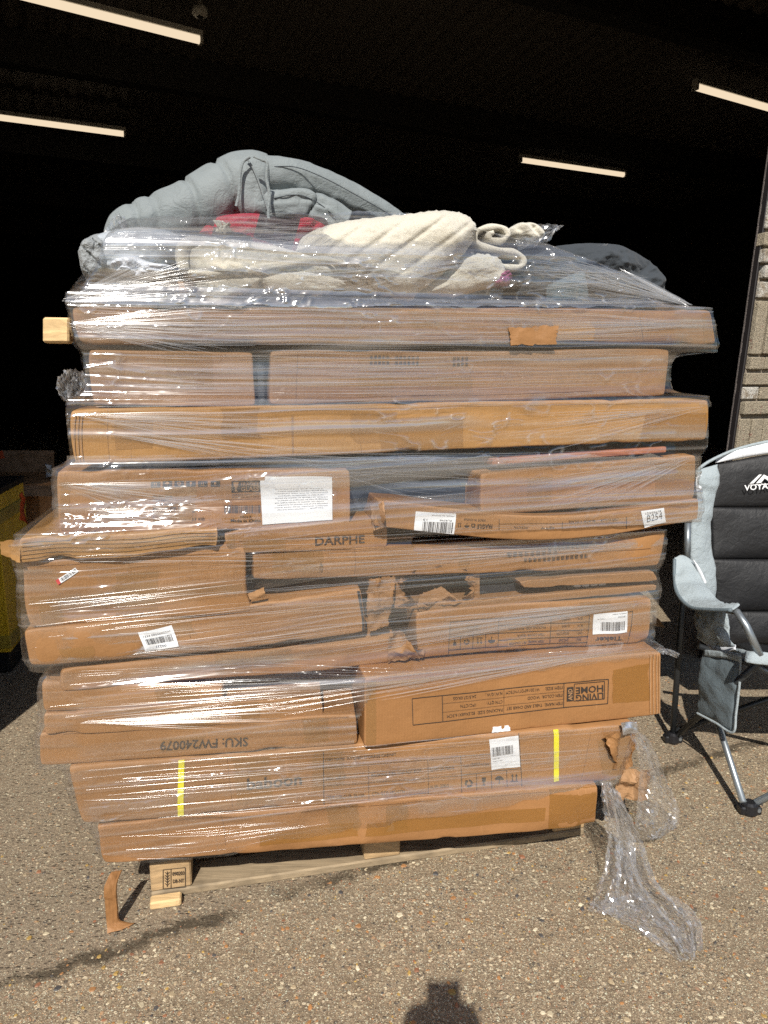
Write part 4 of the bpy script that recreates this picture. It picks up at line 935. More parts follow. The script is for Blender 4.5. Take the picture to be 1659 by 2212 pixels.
# cream fleece throws
lines_ = lambda w, s_, d: (lambda u, z: -d*np.exp(-((np.mod(u*math.cos(s_)+z*math.sin(s_), w)-w/2)/.006)**2))
p1 = blob('fleece_throw', [(386, 545), (392, 522), (415, 512), (470, 516), (540, 526), (620, 546), (690, 560), (738, 580), (722, 605), (640, 613), (520, 612), (430, 608), (392, 590)], -.045, .07, 'fleece', None, amp=.013, freq=12, seed=18, fuzz=.0008, label='folded cream fleece throw at left with a dangling corner', cat='blanket', fold=lambda u, z: .010*np.sin(u*22+z*30)*np.exp(-((u-.2)/.2)**2))
roll('turned_edge', [(398, 585, 10), (393, 560, 14), (396, 536, 14), (414, 524, 13), (445, 526, 9), (510, 538, 6)], .01, 'fleece', p1, seed=19, amp=.004, n=40, seg=24)
roll('turned_edge', [(405, 588, 6), (440, 592, 9), (500, 589, 9), (580, 576, 8), (690, 562, 7), (750, 572, 5)], .022, 'fleece', p1, seed=20, amp=.004, n=50, seg=24)
h1 = blob('plush_hem', [(418, 612), (470, 596), (530, 590), (572, 600), (548, 624), (505, 642), (463, 662), (440, 645)], .0, .026, 'fleece2', p1, amp=.005, freq=22, seed=21, fuzz=.0022, segs=160)
h2 = blob('plush_hem', [(555, 604), (600, 588), (660, 588), (722, 600), (744, 614), (705, 634), (640, 634), (580, 628)], -.002, .028, 'fleece2', p1, amp=.005, freq=24, seed=28, fuzz=.0022, segs=160)
p2 = blob('fleece_throw', [(640, 540), (655, 510), (700, 490), (760, 478), (850, 468), (930, 459), (985, 462), (1018, 480), (1026, 505), (1005, 545), (960, 590), (905, 632), (880, 652), (820, 640), (740, 620), (690, 585)], -.055, .085, 'fleece', None, amp=.010, freq=9, seed=22, fuzz=.0012, segs=190, rings=44, label='large cream fleece throw with stitched channels in the middle', cat='blanket', fold=lines_(.045, -.95, .0045))
p3 = blob('fleece_throw', [(905, 640), (940, 600), (985, 560), (1040, 548), (1075, 560), (1088, 590), (1080, 615), (1010, 632), (960, 642)], -.075, .06, 'fleece2', None, amp=.012, freq=14, seed=23, fuzz=.002, label='cream plush throw lower right of the channel-stitched one', cat='blanket')
def curl(name, path, o, depth, th, mat, parent=None, **k):
    P = smooth_path(A([pl(x, y, o) for x, y in path]), 70); T_ = np.gradient(P, axis=0); T_ /= np.linalg.norm(T_, axis=1)[:, None]
    mb = []; prof = [(-1, -.0), (-.85, .5), (0, .9), (.85, .5), (1, 0)]
    for i, p in enumerate(P):
        s_ = np.cross(T_[i], N); s_ /= np.linalg.norm(s_); wv = 1+.18*math.sin(i*.9)
        for a, b_ in prof: mb.append(p + s_*a*th/2*wv + N*b_*th/2)
        mb += [p + s_*th/2 - N*depth, p - s_*th/2 - N*depth]
    F = gridF(7, len(P), 0, True) + [tuple(range(7)), tuple(range(7*(len(P)-1), 7*len(P)))[::-1]]
    return mk(name, mb, F, mat, parent, True, **k)
curl('rolled_throw', [(1040, 560), (1075, 572), (1105, 578), (1128, 574), (1130, 558), (1112, 545), (1080, 540), (1045, 532), (1026, 518), (1030, 500), (1055, 491), (1085, 492), (1097, 506), (1085, 520), (1062, 518), (1056, 508), (1066, 502)], -.06, .28, .014, 'fleece', None, label='cream fleece rolled into a spiral right of the others', cat='blanket')
blob('fleece_throw', [(1092, 500), (1110, 486), (1140, 484), (1165, 494), (1172, 512), (1150, 530), (1115, 530), (1096, 518)], -.12, .05, 'fleece', None, amp=.012, freq=20, seed=24, rings=16, segs=80, label='small crumpled cream fleece at the far right of the throws', cat='blanket', fold=lines_(.03, .9, .006))
blob('tassel_fringe', [(1066, 612), (1078, 592), (1094, 588), (1104, 600), (1096, 616), (1078, 622)], -.03, .02, 'pink', None, amp=.012, freq=80, seed=25, rings=12, segs=60, fuzz=.002, label='tuft of plum-pink tassels under the cream throws', cat='tassels')
# dark bags at right
blob('dark_bag', [(1090, 640), (1110, 575), (1150, 545), (1230, 528), (1310, 536), (1370, 562), (1405, 600), (1418, 630), (1400, 655), (1250, 660), (1120, 655)], -.16, .13, 'bluedark', None, amp=.03, freq=13, seed=26, label='dark blue-grey bag slumped at the top right under film', cat='bag')
blob('blue_crate', [(1180, 620), (1250, 588), (1262, 600), (1262, 655), (1190, 660)], -.02, .03, fabric('slate_blue_cloth', (.13, .18, .21), .15, .002, 500), None, amp=.006, freq=14, seed=27, rings=14, segs=60, label='slate blue folded cloth in front of the dark bag', cat='cloth')
V, F = obox(pl(286, 644, -.03), pl(475, 632, -.03)-pl(286, 644, -.03), -N*.15, pl(286, 614, -.03)-pl(286, 644, -.03)); mk('carton_offcut', V, F, 'card_pale', None, label='brown cardboard strip under the pale blue bedding', cat='cardboard')
V, F = obox(fr(-.02, -.03, 1.472), U*.26, -N*.3, ZV*.03); mk('dark_slab', V, F, 'bluedark', None, label='dark slab at the left end on top of the longest top carton', cat='slab')


# ================================================================== STRETCH FILM
def hull(pts):
    pts = sorted(set(map(tuple, np.round(pts, 5)))); 
    def half(p):
        h = []
        for q in p:
            while len(h) > 1 and (h[-1][0]-h[-2][0])*(q[1]-h[-2][1]) - (h[-1][1]-h[-2][1])*(q[0]-h[-2][0]) <= 0: h.pop()
            h.append(q)
        return h
    a = half(pts); b = half(pts[::-1]); return np.array(a[:-1]+b[:-1])
def uo(p): return np.array([np.dot(p-P0, U), np.dot(p-P0, N)])
foot = []
for k, b in B.items():
    if k in ('C4', 'GM', 'GB', 'I4'): continue
    TL, TR, BR, BL = b.c; foot.append((min(BL[2], BR[2]), max(TL[2], TR[2]), b, (TL, TR, BR, BL)))
# textiles and loose tops as bulky footprints: (y px, left px, right px, front offset)
tops = [(655, 132, 1500, .012), (640, 128, 1470, .016), (622, 140, 1440, .025), (600, 160, 1420, .03), (575, 172, 1400, .03), (550, 176, 1350, .03), (525, 190, 1270, .025), (505, 215, 1215, .0), (488, 235, 1110, -.03), (470, 300, 1040, -.06), (460, 450, 1000, -.08)]
topz = [(pl(700, y, o)[2], uo(pl(l, y, o))[0], uo(pl(r, y, o))[0], o) for y, l, r, o in tops]
UC, OC = .63, -.27
SEG = [(0, 1.55, 380), (1.55, 2.23, 60), (2.23, 3.78, 40), (3.78, 4.46, 60)]
def make_shell(zs, grow):
    th = []                                # directions spaced evenly on an average footprint
    per = []
    for s in np.concatenate([np.linspace(a, b, n, endpoint=False) for a, b, n in SEG]):
        if s < 1.55: p = (-.775+s, .34)
        elif s < 1.55+.68: p = (.775, .34-(s-1.55))
        elif s < 3.1+.68: p = (.775-(s-2.23), -.34)
        else: p = (-.775, -.34+(s-3.78))
        th.append(p); per.append(s)
    D = np.array(th); D /= np.linalg.norm(D, axis=1)[:, None]; NA = len(D); R = np.zeros((len(zs), NA))
    for i, z in enumerate(zs):
        P = []
        for z0, z1, b, (TL, TR, BR, BL) in foot:
            if z0-.008 <= z <= z1+.008:
                f = np.clip((z-z0)/(z1-z0), 0, 1)
                for t, q in ((TL, BL), (TR, BR)):
                    p = q+(t-q)*f; P.append(uo(p)); P.append(uo(p-b.n*b.D))
        if z > topz[0][0]-.005:
            zz = [t[0] for t in topz]; l, r, o = [np.interp(z, zz, [t[k] for t in topz]) for k in (1, 2, 3)]
            for uu in np.linspace(l+.05, r-.05, 7): P.append((uu, o+.0))
            P += [(l, o-.12), (r, o-.12), (l+.05, o-.45), (r-.05, o-.45)]
        if not P:
            R[i] = np.nan; continue
        h = hull(np.array(P)) - A([UC, OC]); e = np.roll(h, -1, 0)-h; nn = np.stack([e[:, 1], -e[:, 0]], -1); nn /= np.linalg.norm(nn, axis=1)[:, None]; c = (nn*h).sum(1)
        R[i] = 1/np.max((D@nn.T)/np.maximum(c, .02)[None], axis=1)
    for i in range(len(zs)):
        if np.isnan(R[i, 0]): R[i] = R[i-1] if i and not np.isnan(R[i-1, 0]) else R[np.where(~np.isnan(R[:, 0]))[0][0]]
    k = np.exp(-(np.arange(-4, 5)/1.7)**2); k /= k.sum(); Rp = np.pad(R, ((4, 4), (0, 0)), mode='edge')
    Rs = sum(k[j]*Rp[j:j+len(zs)] for j in range(9)); R = np.maximum(Rs, R-.006) + grow
    return D, np.array(per), R
ZS = np.arange(.152, topz[-1][0]+.012, .0085)
D0, PER, R0 = make_shell(ZS, .006)
def film_o(u, z):                            # how far out the film stands
    k = np.interp(z, ZS, np.arange(len(ZS))); Rz = R0[int(round(k))]; fr_ = D0[:380]*Rz[:380, None] + A([UC, OC])
    return float(np.interp(u, fr_[:, 0], fr_[:, 1]))
def film_pt(x, y, lift=.003):
    o = .06
    for _ in range(4): p = pl(x, y, o); o = film_o(np.dot(p-P0, U), p[2]) + lift
    return pl(x, y, o)
def inpoly(pt, poly):
    x, y = pt[:, 0], pt[:, 1]; c = np.zeros(len(pt), bool); n = len(poly)
    for i in range(n):
        (x1, y1), (x2, y2) = poly[i], poly[(i+1) % n]
        m = ((y1 > y) != (y2 > y)) & (x < (x2-x1)*(y-y1)/((y2-y1) or 1e-9)+x1); c ^= m
    return c
holes = [[(812, 1492), (1000, 1462), (1300, 1432), (1452, 1412), (1452, 1562), (1200, 1578), (1000, 1602), (800, 1626), (770, 1618), (772, 1560)],
         [(430, 1880), (560, 1822), (800, 1788), (1100, 1742), (1290, 1694), (1340, 1700), (1500, 1700), (1500, 1990), (400, 1990)],
         [(820, 455), (1000, 400), (200, 300), (180, 470), (300, 470), (440, 464)]]
wrap = empty('stretch_film', fr(.6, -.3, .15), 'clear stretch film wound round the whole load, creased and glinting', 'film')
def sstep(x, a, b): t = np.clip((x-a)/(b-a), 0, 1); return t*t*(3-2*t)
def wrinkle(u, w, z, seed, str_=1., crk=1.):
    """height of the film's own relief (metres) and how milky it is; u runs with the drawn threads, w across them"""
    z0 = np.zeros_like(u)+seed*1.37; v = z
    g = lambda su, sv, k: vn(np.stack([u*su, w*sv, z0+k], -1), seed+k)
    crk = crk*(1+1.2*sstep(v, 1.45, 1.52))
    lvl = .45+.55*sstep(g(1.7, 5, 30), -.5, .6)
    h = .0048*g(1., 17, 32) + .0024*g(1.2, 36, 2) + .0009*g(1.8, 80, 3)
    ln = lambda su, sv, k, wd: np.exp(-(g(su, sv, k)/wd)**2)
    l1 = ln(.6, 50, 12, .14)*sstep(g(2., 30, 13), -.35, .25); l2 = ln(.9, 100, 14, .22)*sstep(g(2.4, 26, 15), -.2, .4); l3 = ln(.4, 20, 16, .09)*sstep(g(1.5, 14, 17), -.1, .4)
    pat = sstep(g(2.2, 6, 5) + .5*g(6, 14, 6), -.1, .55)
    du = u + .02*g(14, 20, 7); dw = w + .012*g(13, 24, 8); q = np.stack([du*26, dw*55, z0], -1)
    sq = np.exp(-(vn(q, seed+9)/.13)**2)*sstep(vn(q*.7+5, seed+10), .0, .4)*pat; sq2 = np.exp(-(vn(q*2.1+3, seed+18)/.2)**2)*sstep(vn(q*.9+9, seed+19), .1, .5)*pat
    h = h*lvl*str_ + (.0013*l1 + .0009*l2 + .0019*l3)*str_ + crk*(.0020*sq + .0011*sq2) + crk*.00016*g(60, 130, 11)*(.2+pat)
    st = np.clip(.75*l1 + .5*l2 + 1.*l3 + .5*crk*sq, 0, 1)*(.35+.65*sstep(g(1.3, 5, 31), -.4, .5))
    return h, st
def shell(name, mat, zs, DR, uvoff=0., holes_=(), keep=None, str_=1., crk=1., slope=0., seed=3, step=.0014):
    D, per, R = DR; wf = np.arange(zs[0]-.12*(slope != 0)-.03, zs[-1]+.03, step); NZ, NA = len(wf), len(per)      # rows run along the drawn threads
    Wg = np.repeat(wf[:, None], NA, 1); Pg = np.repeat(per[None], NZ, 0)
    ramp_ = np.where(Pg < 1.55, Pg, np.where(Pg < 2.23, 1.55, np.where(Pg < 3.78, 3.78-Pg, 0)))
    lo_ = np.stack([Pg*1.2+seed*3.1, Wg*2.4, 0*Wg+seed], -1); edge_ = np.minimum(1, np.minimum(per, 4.46-per)/.3)[None]
    Zg = Wg + slope*ramp_ + edge_*(.022*vn(lo_, seed) + .004*vn(lo_*A([4, 2, 1]), seed+1))
    ok = (Zg > zs[0]) & (Zg < zs[-1]); Zc = np.clip(Zg, zs[0], zs[-1]-1e-4)
    kk = (Zc-zs[0])/(zs[1]-zs[0]); i0 = np.clip(kk.astype(int), 0, len(zs)-2); f = kk-i0; ci = np.repeat(np.arange(NA)[None], NZ, 0); R = R[i0, ci]*(1-f) + R[i0+1, ci]*f
    h, st = wrinkle(Pg+uvoff, Wg, Zg, seed, str_, crk)
    uo_ = D[None]*R[..., None] + A([UC, OC]); Z = Zc
    nr = np.stack([np.where(Pg < 1.55, 0, np.where(Pg < 2.23, 1, np.where(Pg < 3.78, 0, -1))), np.where(Pg < 1.55, 1, np.where(Pg < 2.23, 0, np.where(Pg < 3.78, -1, 0)))], -1)
    uo_ = uo_ + nr*(h+.0012)[..., None]
    V = (P0 + uo_[..., 0:1]*U + uo_[..., 1:2]*N + Z[..., None]*ZV).reshape(-1, 3); st = st.reshape(-1)
    a = (np.arange(NZ-1)[:, None]*NA + np.arange(NA)[None]).ravel(); b_ = (np.arange(NZ-1)[:, None]*NA + (np.arange(NA)[None]+1) % NA).ravel()
    F = np.stack([a, b_, b_+NA, a+NA], -1); C = V[F].mean(1); px = proj(C); front = ((C-P0)@N > -.3)
    dead = ~ok.reshape(-1)[F].all(1); jx = px + 7*np.stack([vn(C*25, 5), vn(C*25+9, 8)], -1)
    for q in holes_: dead |= front & inpoly(jx, q)
    if keep is not None: dead |= ~(keep(C, jx) & ((C-P0)@N > -.35))
    F = F[~dead]; used = np.unique(F); rm = np.full(len(V), -1); rm[used] = np.arange(len(used))
    c4 = np.stack([st[used], st[used], st[used], 1+0*st[used]], -1)
    return mk(name, V[used], rm[F], mat, wrap, True, colors=c4)
shell('film_layer', 'film', ZS, (D0, PER, R0), 0., holes, crk=1.4)
shell('film_layer', 'film2', ZS, (D0, PER, R0+.0035), 4.7, holes, keep=lambda C, p: (p[:, 1] < 875) & (p[:, 1] > 648), str_=1.5, crk=1.8, seed=8, step=.0014)
shell('film_layer', 'film', ZS, (D0, PER, R0+.006), 9.1, holes, keep=lambda C, p: (p[:, 1] > 985) & (p[:, 1] < 1850), str_=1.3, crk=1.3, slope=.06, seed=12, step=.0014)

shell('film_layer', 'film2', ZS, (D0, PER, R0+.004), 14.3, holes, keep=lambda C, p: (p[:, 1] < 662) & (p[:, 1] > 455), str_=1.1, crk=1.6, seed=21, step=.0014)
# ---- drawn creases: thin folded ridges in the film, spreading like fans from the carton corners
def crease_set():
    V = []; F = []; r = random.Random(11); nb = [0]
    def one(p, q, w, bend=0.):
        p = A(p, dtype=float); q = A(q, dtype=float); L = np.linalg.norm(q-p); k = max(6, int(L/16)); d = (q-p)/L; wv = r.uniform(0, 6.28); m = A([-d[1], d[0]])
        pts = [p + (q-p)*i/k + m*(bend*math.sin(math.pi*i/k) + .5*math.sin(wv+i*.35)) for i in range(k+1)]
        try: P = A([film_pt(x, y, .0025) for x, y in pts])
        except Exception: return
        T_ = np.gradient(P, axis=0); T_ /= np.linalg.norm(T_, axis=1)[:, None]
        for i in range(k+1):
            s_ = np.cross(T_[i], N); s_ /= np.linalg.norm(s_); tp = w*(math.sin(math.pi*min(max(i/k, .04), .96))**.5)*(1+.25*math.sin(wv*2+i*.5))
            V.extend([P[i]-s_*tp/2, P[i]+N*tp*.42, P[i]+s_*tp/2])
            if i:
                a = nb[0]+3*(i-1); F.extend([(a, a+3, a+4, a+1), (a+1, a+4, a+5, a+2)])
        nb[0] += 3*(k+1)
    def fan(src, ends, n, w, spread=4):
        for _ in range(int(n*1.7)):
            t = r.random()*(len(ends)-1); i = min(int(t), len(ends)-2); e = A(ends[i])+(A(ends[i+1])-A(ends[i]))*(t-i); f = r.uniform(.45, 1.)
            s0 = A(src)+A([r.uniform(-spread, spread), r.uniform(-spread, spread)]); st = s0+(e-s0)*r.uniform(.0, .25); one(st, s0+(e-s0)*f, r.uniform(.35, .8)*w, r.uniform(-3, 3))
    def sweep(poly_top, poly_bot, n, w, lo=.15, hi=.6):
        pt = A(poly_top, dtype=float); pb_ = A(poly_bot, dtype=float)
        def ip(P, t): x = t*(len(P)-1); i = min(int(x), len(P)-2); return P[i]+(P[i+1]-P[i])*(x-i)
        for _ in range(int(n*1.5)):
            v = r.random(); L = r.uniform(lo, hi); a = r.uniform(0, 1-L); dv_ = r.uniform(-.06, .06)
            one(ip(pt, a)*(1-v)+ip(pb_, a)*v, ip(pt, a+L)*(1-min(1, max(0, v+dv_)))+ip(pb_, a+L)*min(1, max(0, v+dv_)), r.uniform(.3, .75)*w, r.uniform(-3, 3))
    fan((128, 1045), [(420, 1035), (470, 1090), (330, 1135)], 20, .0032)
    fan((185, 1100), [(420, 1090), (430, 1120), (330, 1150)], 14, .0035)
    fan((158, 895), [(620, 880), (700, 930), (520, 985)], 26, .0026)
    fan((200, 930), [(900, 985), (760, 1012), (500, 1000)], 16, .0026)
    fan((1525, 880), [(1000, 890), (1050, 960), (1200, 985)], 22, .0024)
    fan((1500, 985), [(1090, 1030), (1080, 1100), (1300, 1110)], 30, .0036)
    fan((1545, 700), [(1100, 660), (900, 700), (1000, 750)], 24, .0026)
    fan((140, 700), [(500, 650), (600, 720), (420, 780)], 30, .0032)
    fan((1440, 1170), [(850, 1250), (560, 1230), (700, 1180)], 16, .0034)
    fan((1410, 1300), [(880, 1330), (560, 1400), (480, 1450), (900, 1400)], 26, .0042)
    fan((1400, 1395), [(870, 1440), (560, 1490), (400, 1560), (720, 1540)], 20, .0034)
    fan((110, 1400), [(500, 1370), (620, 1400), (480, 1440)], 18, .0034)
    fan((170, 1560), [(700, 1490), (760, 1540), (560, 1580)], 16, .0034)
    fan((170, 630), [(420, 560), (480, 600), (450, 650)], 22, .0026)
    fan((1480, 655), [(1050, 560), (1100, 600), (1050, 640), (900, 655)], 26, .0028)
    sweep([(150, 640), (800, 655), (1500, 668)], [(160, 750), (800, 752), (1540, 745)], 60, .0030, .1, .4)
    sweep([(190, 755), (800, 760), (1460, 755)], [(190, 880), (800, 882), (1450, 860)], 60, .0028, .1, .4)
    sweep([(430, 960), (900, 985), (1500, 960)], [(760, 1020), (900, 1100), (1030, 1060)], 24, .003, .2, .6)
    sweep([(150, 1165), (700, 1155), (1400, 1120)], [(100, 1240), (700, 1240), (1420, 1190)], 30, .0028, .1, .4)
    sweep([(60, 1300), (540, 1250), (1000, 1220)], [(70, 1440), (560, 1390), (1000, 1330)], 34, .0034, .15, .5)
    sweep([(100, 1445), (600, 1420), (1000, 1440)], [(110, 1560), (500, 1520), (760, 1500)], 24, .0032, .2, .6)
    sweep([(150, 1660), (700, 1615), (1380, 1560)], [(200, 1780), (700, 1740), (1330, 1680)], 28, .0036, .15, .6)
    sweep([(210, 1790), (500, 1775), (820, 1750)], [(240, 1870), (400, 1865), (560, 1822)], 14, .0026, .1, .4)
    fan((1495, 662), [(1040, 560), (1180, 545), (1300, 560), (1390, 610)], 40, .005)
    fan((1400, 600), [(1010, 520), (1060, 580), (1100, 640)], 24, .004)
    fan((135, 650), [(300, 560), (420, 560), (520, 620), (480, 660)], 36, .0045)
    fan((215, 505), [(420, 500), (640, 520), (700, 560)], 18, .003)
    fan((1020, 480), [(430, 500), (480, 540), (620, 560)], 24, .0034)
    fan((1060, 560), [(500, 580), (560, 620), (760, 640)], 20, .0034)
    sweep([(420, 475), (700, 478), (1000, 470)], [(400, 560), (700, 580), (1000, 560)], 26, .0024, .15, .5)
    mk('film_crease', V, F, 'crease', wrap, True, kind='stuff')
crease_set()

# ---- loose film: tail trailing on the ground, bag of film at the right end, small tufts
def drape(name, left, right, mat, amp, seed, nu=26, nv=60, zmin=.004):
    nu, nv = int(nu*1.6), int(nv*.8)
    L = smooth_path(A(left), nv); R = smooth_path(A(right), nv); u = np.linspace(0, 1, nu)
    V = L[:, None]*(1-u)[None, :, None] + R[:, None]*u[None, :, None]
    V = V.reshape(-1, 3); uu = np.tile(u, nv); vv = np.repeat(np.linspace(0, 1, nv), nu)
    q = np.stack([uu*6.5 + vv*1.5, vv*1.7, 0*uu], -1); q = q + .4*np.stack([vn(q*1.5, seed+30), vn(q*1.5+5, seed+31), 0*uu], -1)
    fl = lambda k, sc, wd: np.exp(-(vn(q*A([sc, sc*.6, 1]), seed+k)/wd)**2)
    cr1, cr2 = fl(8, 2.2, .10), fl(9, 4.5, .14)
    d = amp*(ridge(q, seed)*.55 + .6*fbm(q*1.1, seed+3, 2) + .16*cr1 + .09*cr2 + .03*rng.normal(size=len(uu)))
    V = V + .0016*rng.normal(size=V.shape)
    n2 = A([.15, -.8, .58]); V = V + n2*d[:, None]; V[:, 2] = np.maximum(V[:, 2], zmin+.003*np.abs(vn(q*5, seed)))
    st = np.clip(.22+.35*sstep(vn(q*A([2, 1., 1]), seed+20), -.2, .7)+.5*cr1+.3*cr2, 0, 1); return mk(name, V, [t for q_ in gridF(nu, nv) for t in ((q_[0], q_[1], q_[2]), (q_[0], q_[2], q_[3]))], mat, wrap, False, colors=np.stack([st, st, st, 1+0*st], -1))
P_ = lambda x, y, o: pl(x, y, o)
drape('trailing_film', [P_(1298, 1690, .17), P_(1302, 1740, .19), P_(1308, 1800, .19), gd(1302, 1880, .06), gd(1275, 1940, .02), gd(1262, 1968, .01)],
      [P_(1318, 1690, .17), P_(1345, 1740, .17), P_(1372, 1800, .16), gd(1378, 1870, .05), gd(1400, 1935, .03), gd(1395, 1985, .01)], 'film_loose', .022, 51)
drape('trailing_film', [P_(1305, 1700, .185), P_(1318, 1760, .20), P_(1328, 1830, .20), gd(1345, 1890, .07), gd(1390, 1960, .04), gd(1440, 2020, .02), gd(1468, 2058, .01)],
      [P_(1330, 1705, .18), P_(1362, 1770, .18), P_(1392, 1830, .15), gd(1420, 1900, .05), gd(1470, 1950, .04), gd(1506, 1990, .03), gd(1502, 2052, .01)], 'film_loose', .028, 57)
drape('trailing_film', [gd(1268, 1950, .012), gd(1330, 1985, .01), gd(1400, 2025, .01), gd(1470, 2078, .008)], [gd(1370, 1930, .02), gd(1430, 1975, .02), gd(1490, 2020, .02), gd(1498, 2070, .01)], 'film_loose', .012, 61, 20, 40)
drape('hanging_film', [P_(1355, 1575, .14), P_(1375, 1640, .15), P_(1378, 1720, .15), P_(1372, 1790, .15), gd(1385, 1815, .02)], [P_(1392, 1590, .05), P_(1432, 1670, .04), P_(1458, 1730, .02), P_(1462, 1780, .02), gd(1420, 1812, .03)], 'film_loose', .020, 71)
drape('film_tuft', [P_(1420, 1402, .10), P_(1440, 1400, .09), P_(1468, 1412, .08)], [P_(1418, 1412, .10), P_(1440, 1414, .10), P_(1462, 1421, .08)], 'film_loose', .004, 73, 10, 24)
drape('film_tuft', [P_(140, 800, -.02), P_(125, 835, -.03), P_(135, 865, -.02)], [P_(185, 805, .02), P_(190, 845, .02), P_(172, 872, .0)], 'film_loose', .02, 75, 20, 24)
drape('film_tuft', [P_(258, 458, -.16), P_(240, 478, -.15), P_(218, 512, -.12)], [P_(270, 470, -.16), P_(276, 492, -.12), P_(280, 510, -.1)], 'film_loose', .008, 77, 14, 20)
drape('film_tuft', [P_(1216, 489, -.1), P_(1170, 488, -.1), P_(1110, 490, -.1)], [P_(1200, 498, -.08), P_(1178, 524, -.07), P_(1120, 540, -.05)], 'film_loose', .008, 79, 14, 20)
drape('film_tuft', [P_(1260, 545, -.05), P_(1290, 532, -.06), P_(1310, 528, -.06)], [P_(1258, 556, -.04), P_(1290, 546, -.04), P_(1312, 542, -.05)], 'film_loose', .008, 81, 12, 16)
# torn cardboard end hanging at the right of the strapped carton
be = B['B'].ob
scrap('torn_flap', [(1336, 1665), (1400, 1655), (1405, 1722), (1332, 1735)], (.13, .09, .09, .14), 'card_pale', be, .03, 14, seed=91)
scrap('torn_flap', [(1300, 1582), (1380, 1562), (1372, 1660), (1335, 1690)], (.15, .10, .10, .13), 'card', be, .02, 14, seed=92)
scrap('foil_patch', [(1340, 1560), (1372, 1556), (1374, 1578), (1342, 1584)], .155, plain('foil', (.6, .6, .62), .25, .9), be, .01, 10, seed=93)
# bent cardboard strip standing on the ground
tp = [gd(228, 2018, .004)+A([0, 0, 0]), ]
def bent_strip():
    o = -.0
    cl = [(250, 1898, .095), (246, 1930, .06), (252, 1975, .0), (262, 2002, -.03)]
    rows_ = []
    for (lx, ly, lo_, rx, ry, ro) in ((240, 1884, .06, 262, 1880, .05), (232, 1900, .075, 255, 1898, .065), (225, 1920, .085, 250, 1925, .08), (226, 1950, .085, 252, 1955, .08), (230, 1990, .085, 258, 1988, .075)):
        rows_.append((pl(lx, ly, lo_), pl(rx, ry, ro)))
    zb = max(0, min(rows_[-1][0][2], rows_[-1][1][2]))
    rows_.append((gd(232, 2016, .006), gd(288, 1998, .006)))
    L = smooth_path([a for a, _ in rows_], 22); R = smooth_path([b_ for _, b_ in rows_], 22); nu = 8; u = np.linspace(0, 1, nu)
    V = (L[:, None]*(1-u)[None, :, None]+R[:, None]*u[None, :, None]).reshape(-1, 3)
    V[:, 2] = np.maximum(V[:, 2] + .004*fbm(V*30, 3), .004); V[:, 1] += .004*fbm(V*40, 8)
    W2 = V + A([.001, .005, -.001]); m = len(V); F = gridF(nu, 22); n = nu
    bd = list(range(n)) + [i*n+n-1 for i in range(1, 22)] + [m-2-i for i in range(n-1)] + [i*n for i in range(20, 0, -1)]
    F = F + [tuple(i+m for i in f[::-1]) for f in F] + [(bd[(i+1) % len(bd)], bd[i], bd[i]+m, bd[(i+1) % len(bd)]+m) for i in range(len(bd))]
    o = mk('cardboard_strip', np.concatenate([V, W2]), F, 'card_orange', None, False, uv=np.concatenate([V, W2])[:, :2], label='bent brown cardboard strip standing on the ground by the pallet corner', cat='cardboard')
bent_strip()

# ================================================================== CAMPING CHAIR
M['ch_grey'] = fabric('pale_grey_polyester', (.35, .405, .43), .06, .0022, 1200, .6, 14)
M['ch_black'] = fabric('black_polyester', (.007, .007, .008), .1, .0010, 900, .55, 12, 0.)
M['ch_slate'] = fabric('slate_polyester', (.13, .165, .185), .08, .0015, 900, .55, 12)
def mesh_mat():
    t = NT('white_mesh'); v = t.coord('Object', (1, 1, 1)); k = t.new('TexVoronoi'); k.inputs['Scale'].default_value = 330; t.L(v, k.inputs[0])
    t.col(t.mix(t.ramp(k.outputs['Distance'], [(.2, 0.), (.45, 1.)]), (.35, .37, .40), (.75, .77, .80))); t.rough(.8); return t.m
M['ch_mesh'] = mesh_mat(); M['tube'] = plain('grey_tube', (.30, .33, .35), .35, .7); M['tube_dark'] = plain('dark_tube', (.05, .055, .06), .4, .6)
M['plastic'] = plain('black_plastic', (.012, .012, .014), .4); M['logo'] = plain('white_print', (.8, .8, .8), .6)
chair = empty('camping_chair', A([1.56, 2.3, 0]), 'grey and black folding camping chair with white logo, right of the load', 'chair')
CX = 1.56
def cloth(name, rowsA, rowsB, mat, nu=24, nv=12, bulge=.0, amp=.004, seed=1, th=.004, mirror=False, parent=None, fq=16):
    L = smooth_path(A(rowsA), nu); R = smooth_path(A(rowsB), nu); v = np.linspace(0, 1, nv)
    V = (L[None]*(1-v)[:, None, None] + R[None]*v[:, None, None]).reshape(-1, 3)
    uu = np.tile(np.linspace(0, 1, nu), nv); vv = np.repeat(v, nu)
    nrm = np.cross(R[nu//2]-L[nu//2], L[-1]-L[0]); nrm /= np.linalg.norm(nrm)
    if nrm[1] > 0: nrm = -nrm
    V = V + nrm*(bulge*(np.sin(vv*math.pi)*np.sin(uu*math.pi))**.5 + amp*fbm(V*fq, seed, 3) + amp*.6*ridge(V*A([fq*.6, fq, fq*1.6]), seed+2))[:, None]
    W2 = V - nrm*th; m = len(V); F = gridF(nu, nv); n = nu
    bd = list(range(n)) + [i*n+n-1 for i in range(1, nv)] + [m-2-i for i in range(n-1)] + [i*n for i in range(nv-2, 0, -1)]
    F = F + [tuple(i+m for i in f[::-1]) for f in F] + [(bd[(i+1) % len(bd)], bd[i], bd[i]+m, bd[(i+1) % len(bd)]+m) for i in range(len(bd))]
    V = np.concatenate([V, W2]); o = mk(name, V, F, mat, parent or chair, True)
    if mirror:
        V2 = V.copy(); V2[:, 0] = 2*CX - V2[:, 0]; mk(name, V2, [f[::-1] for f in F], mat, parent or chair, True)
    return o
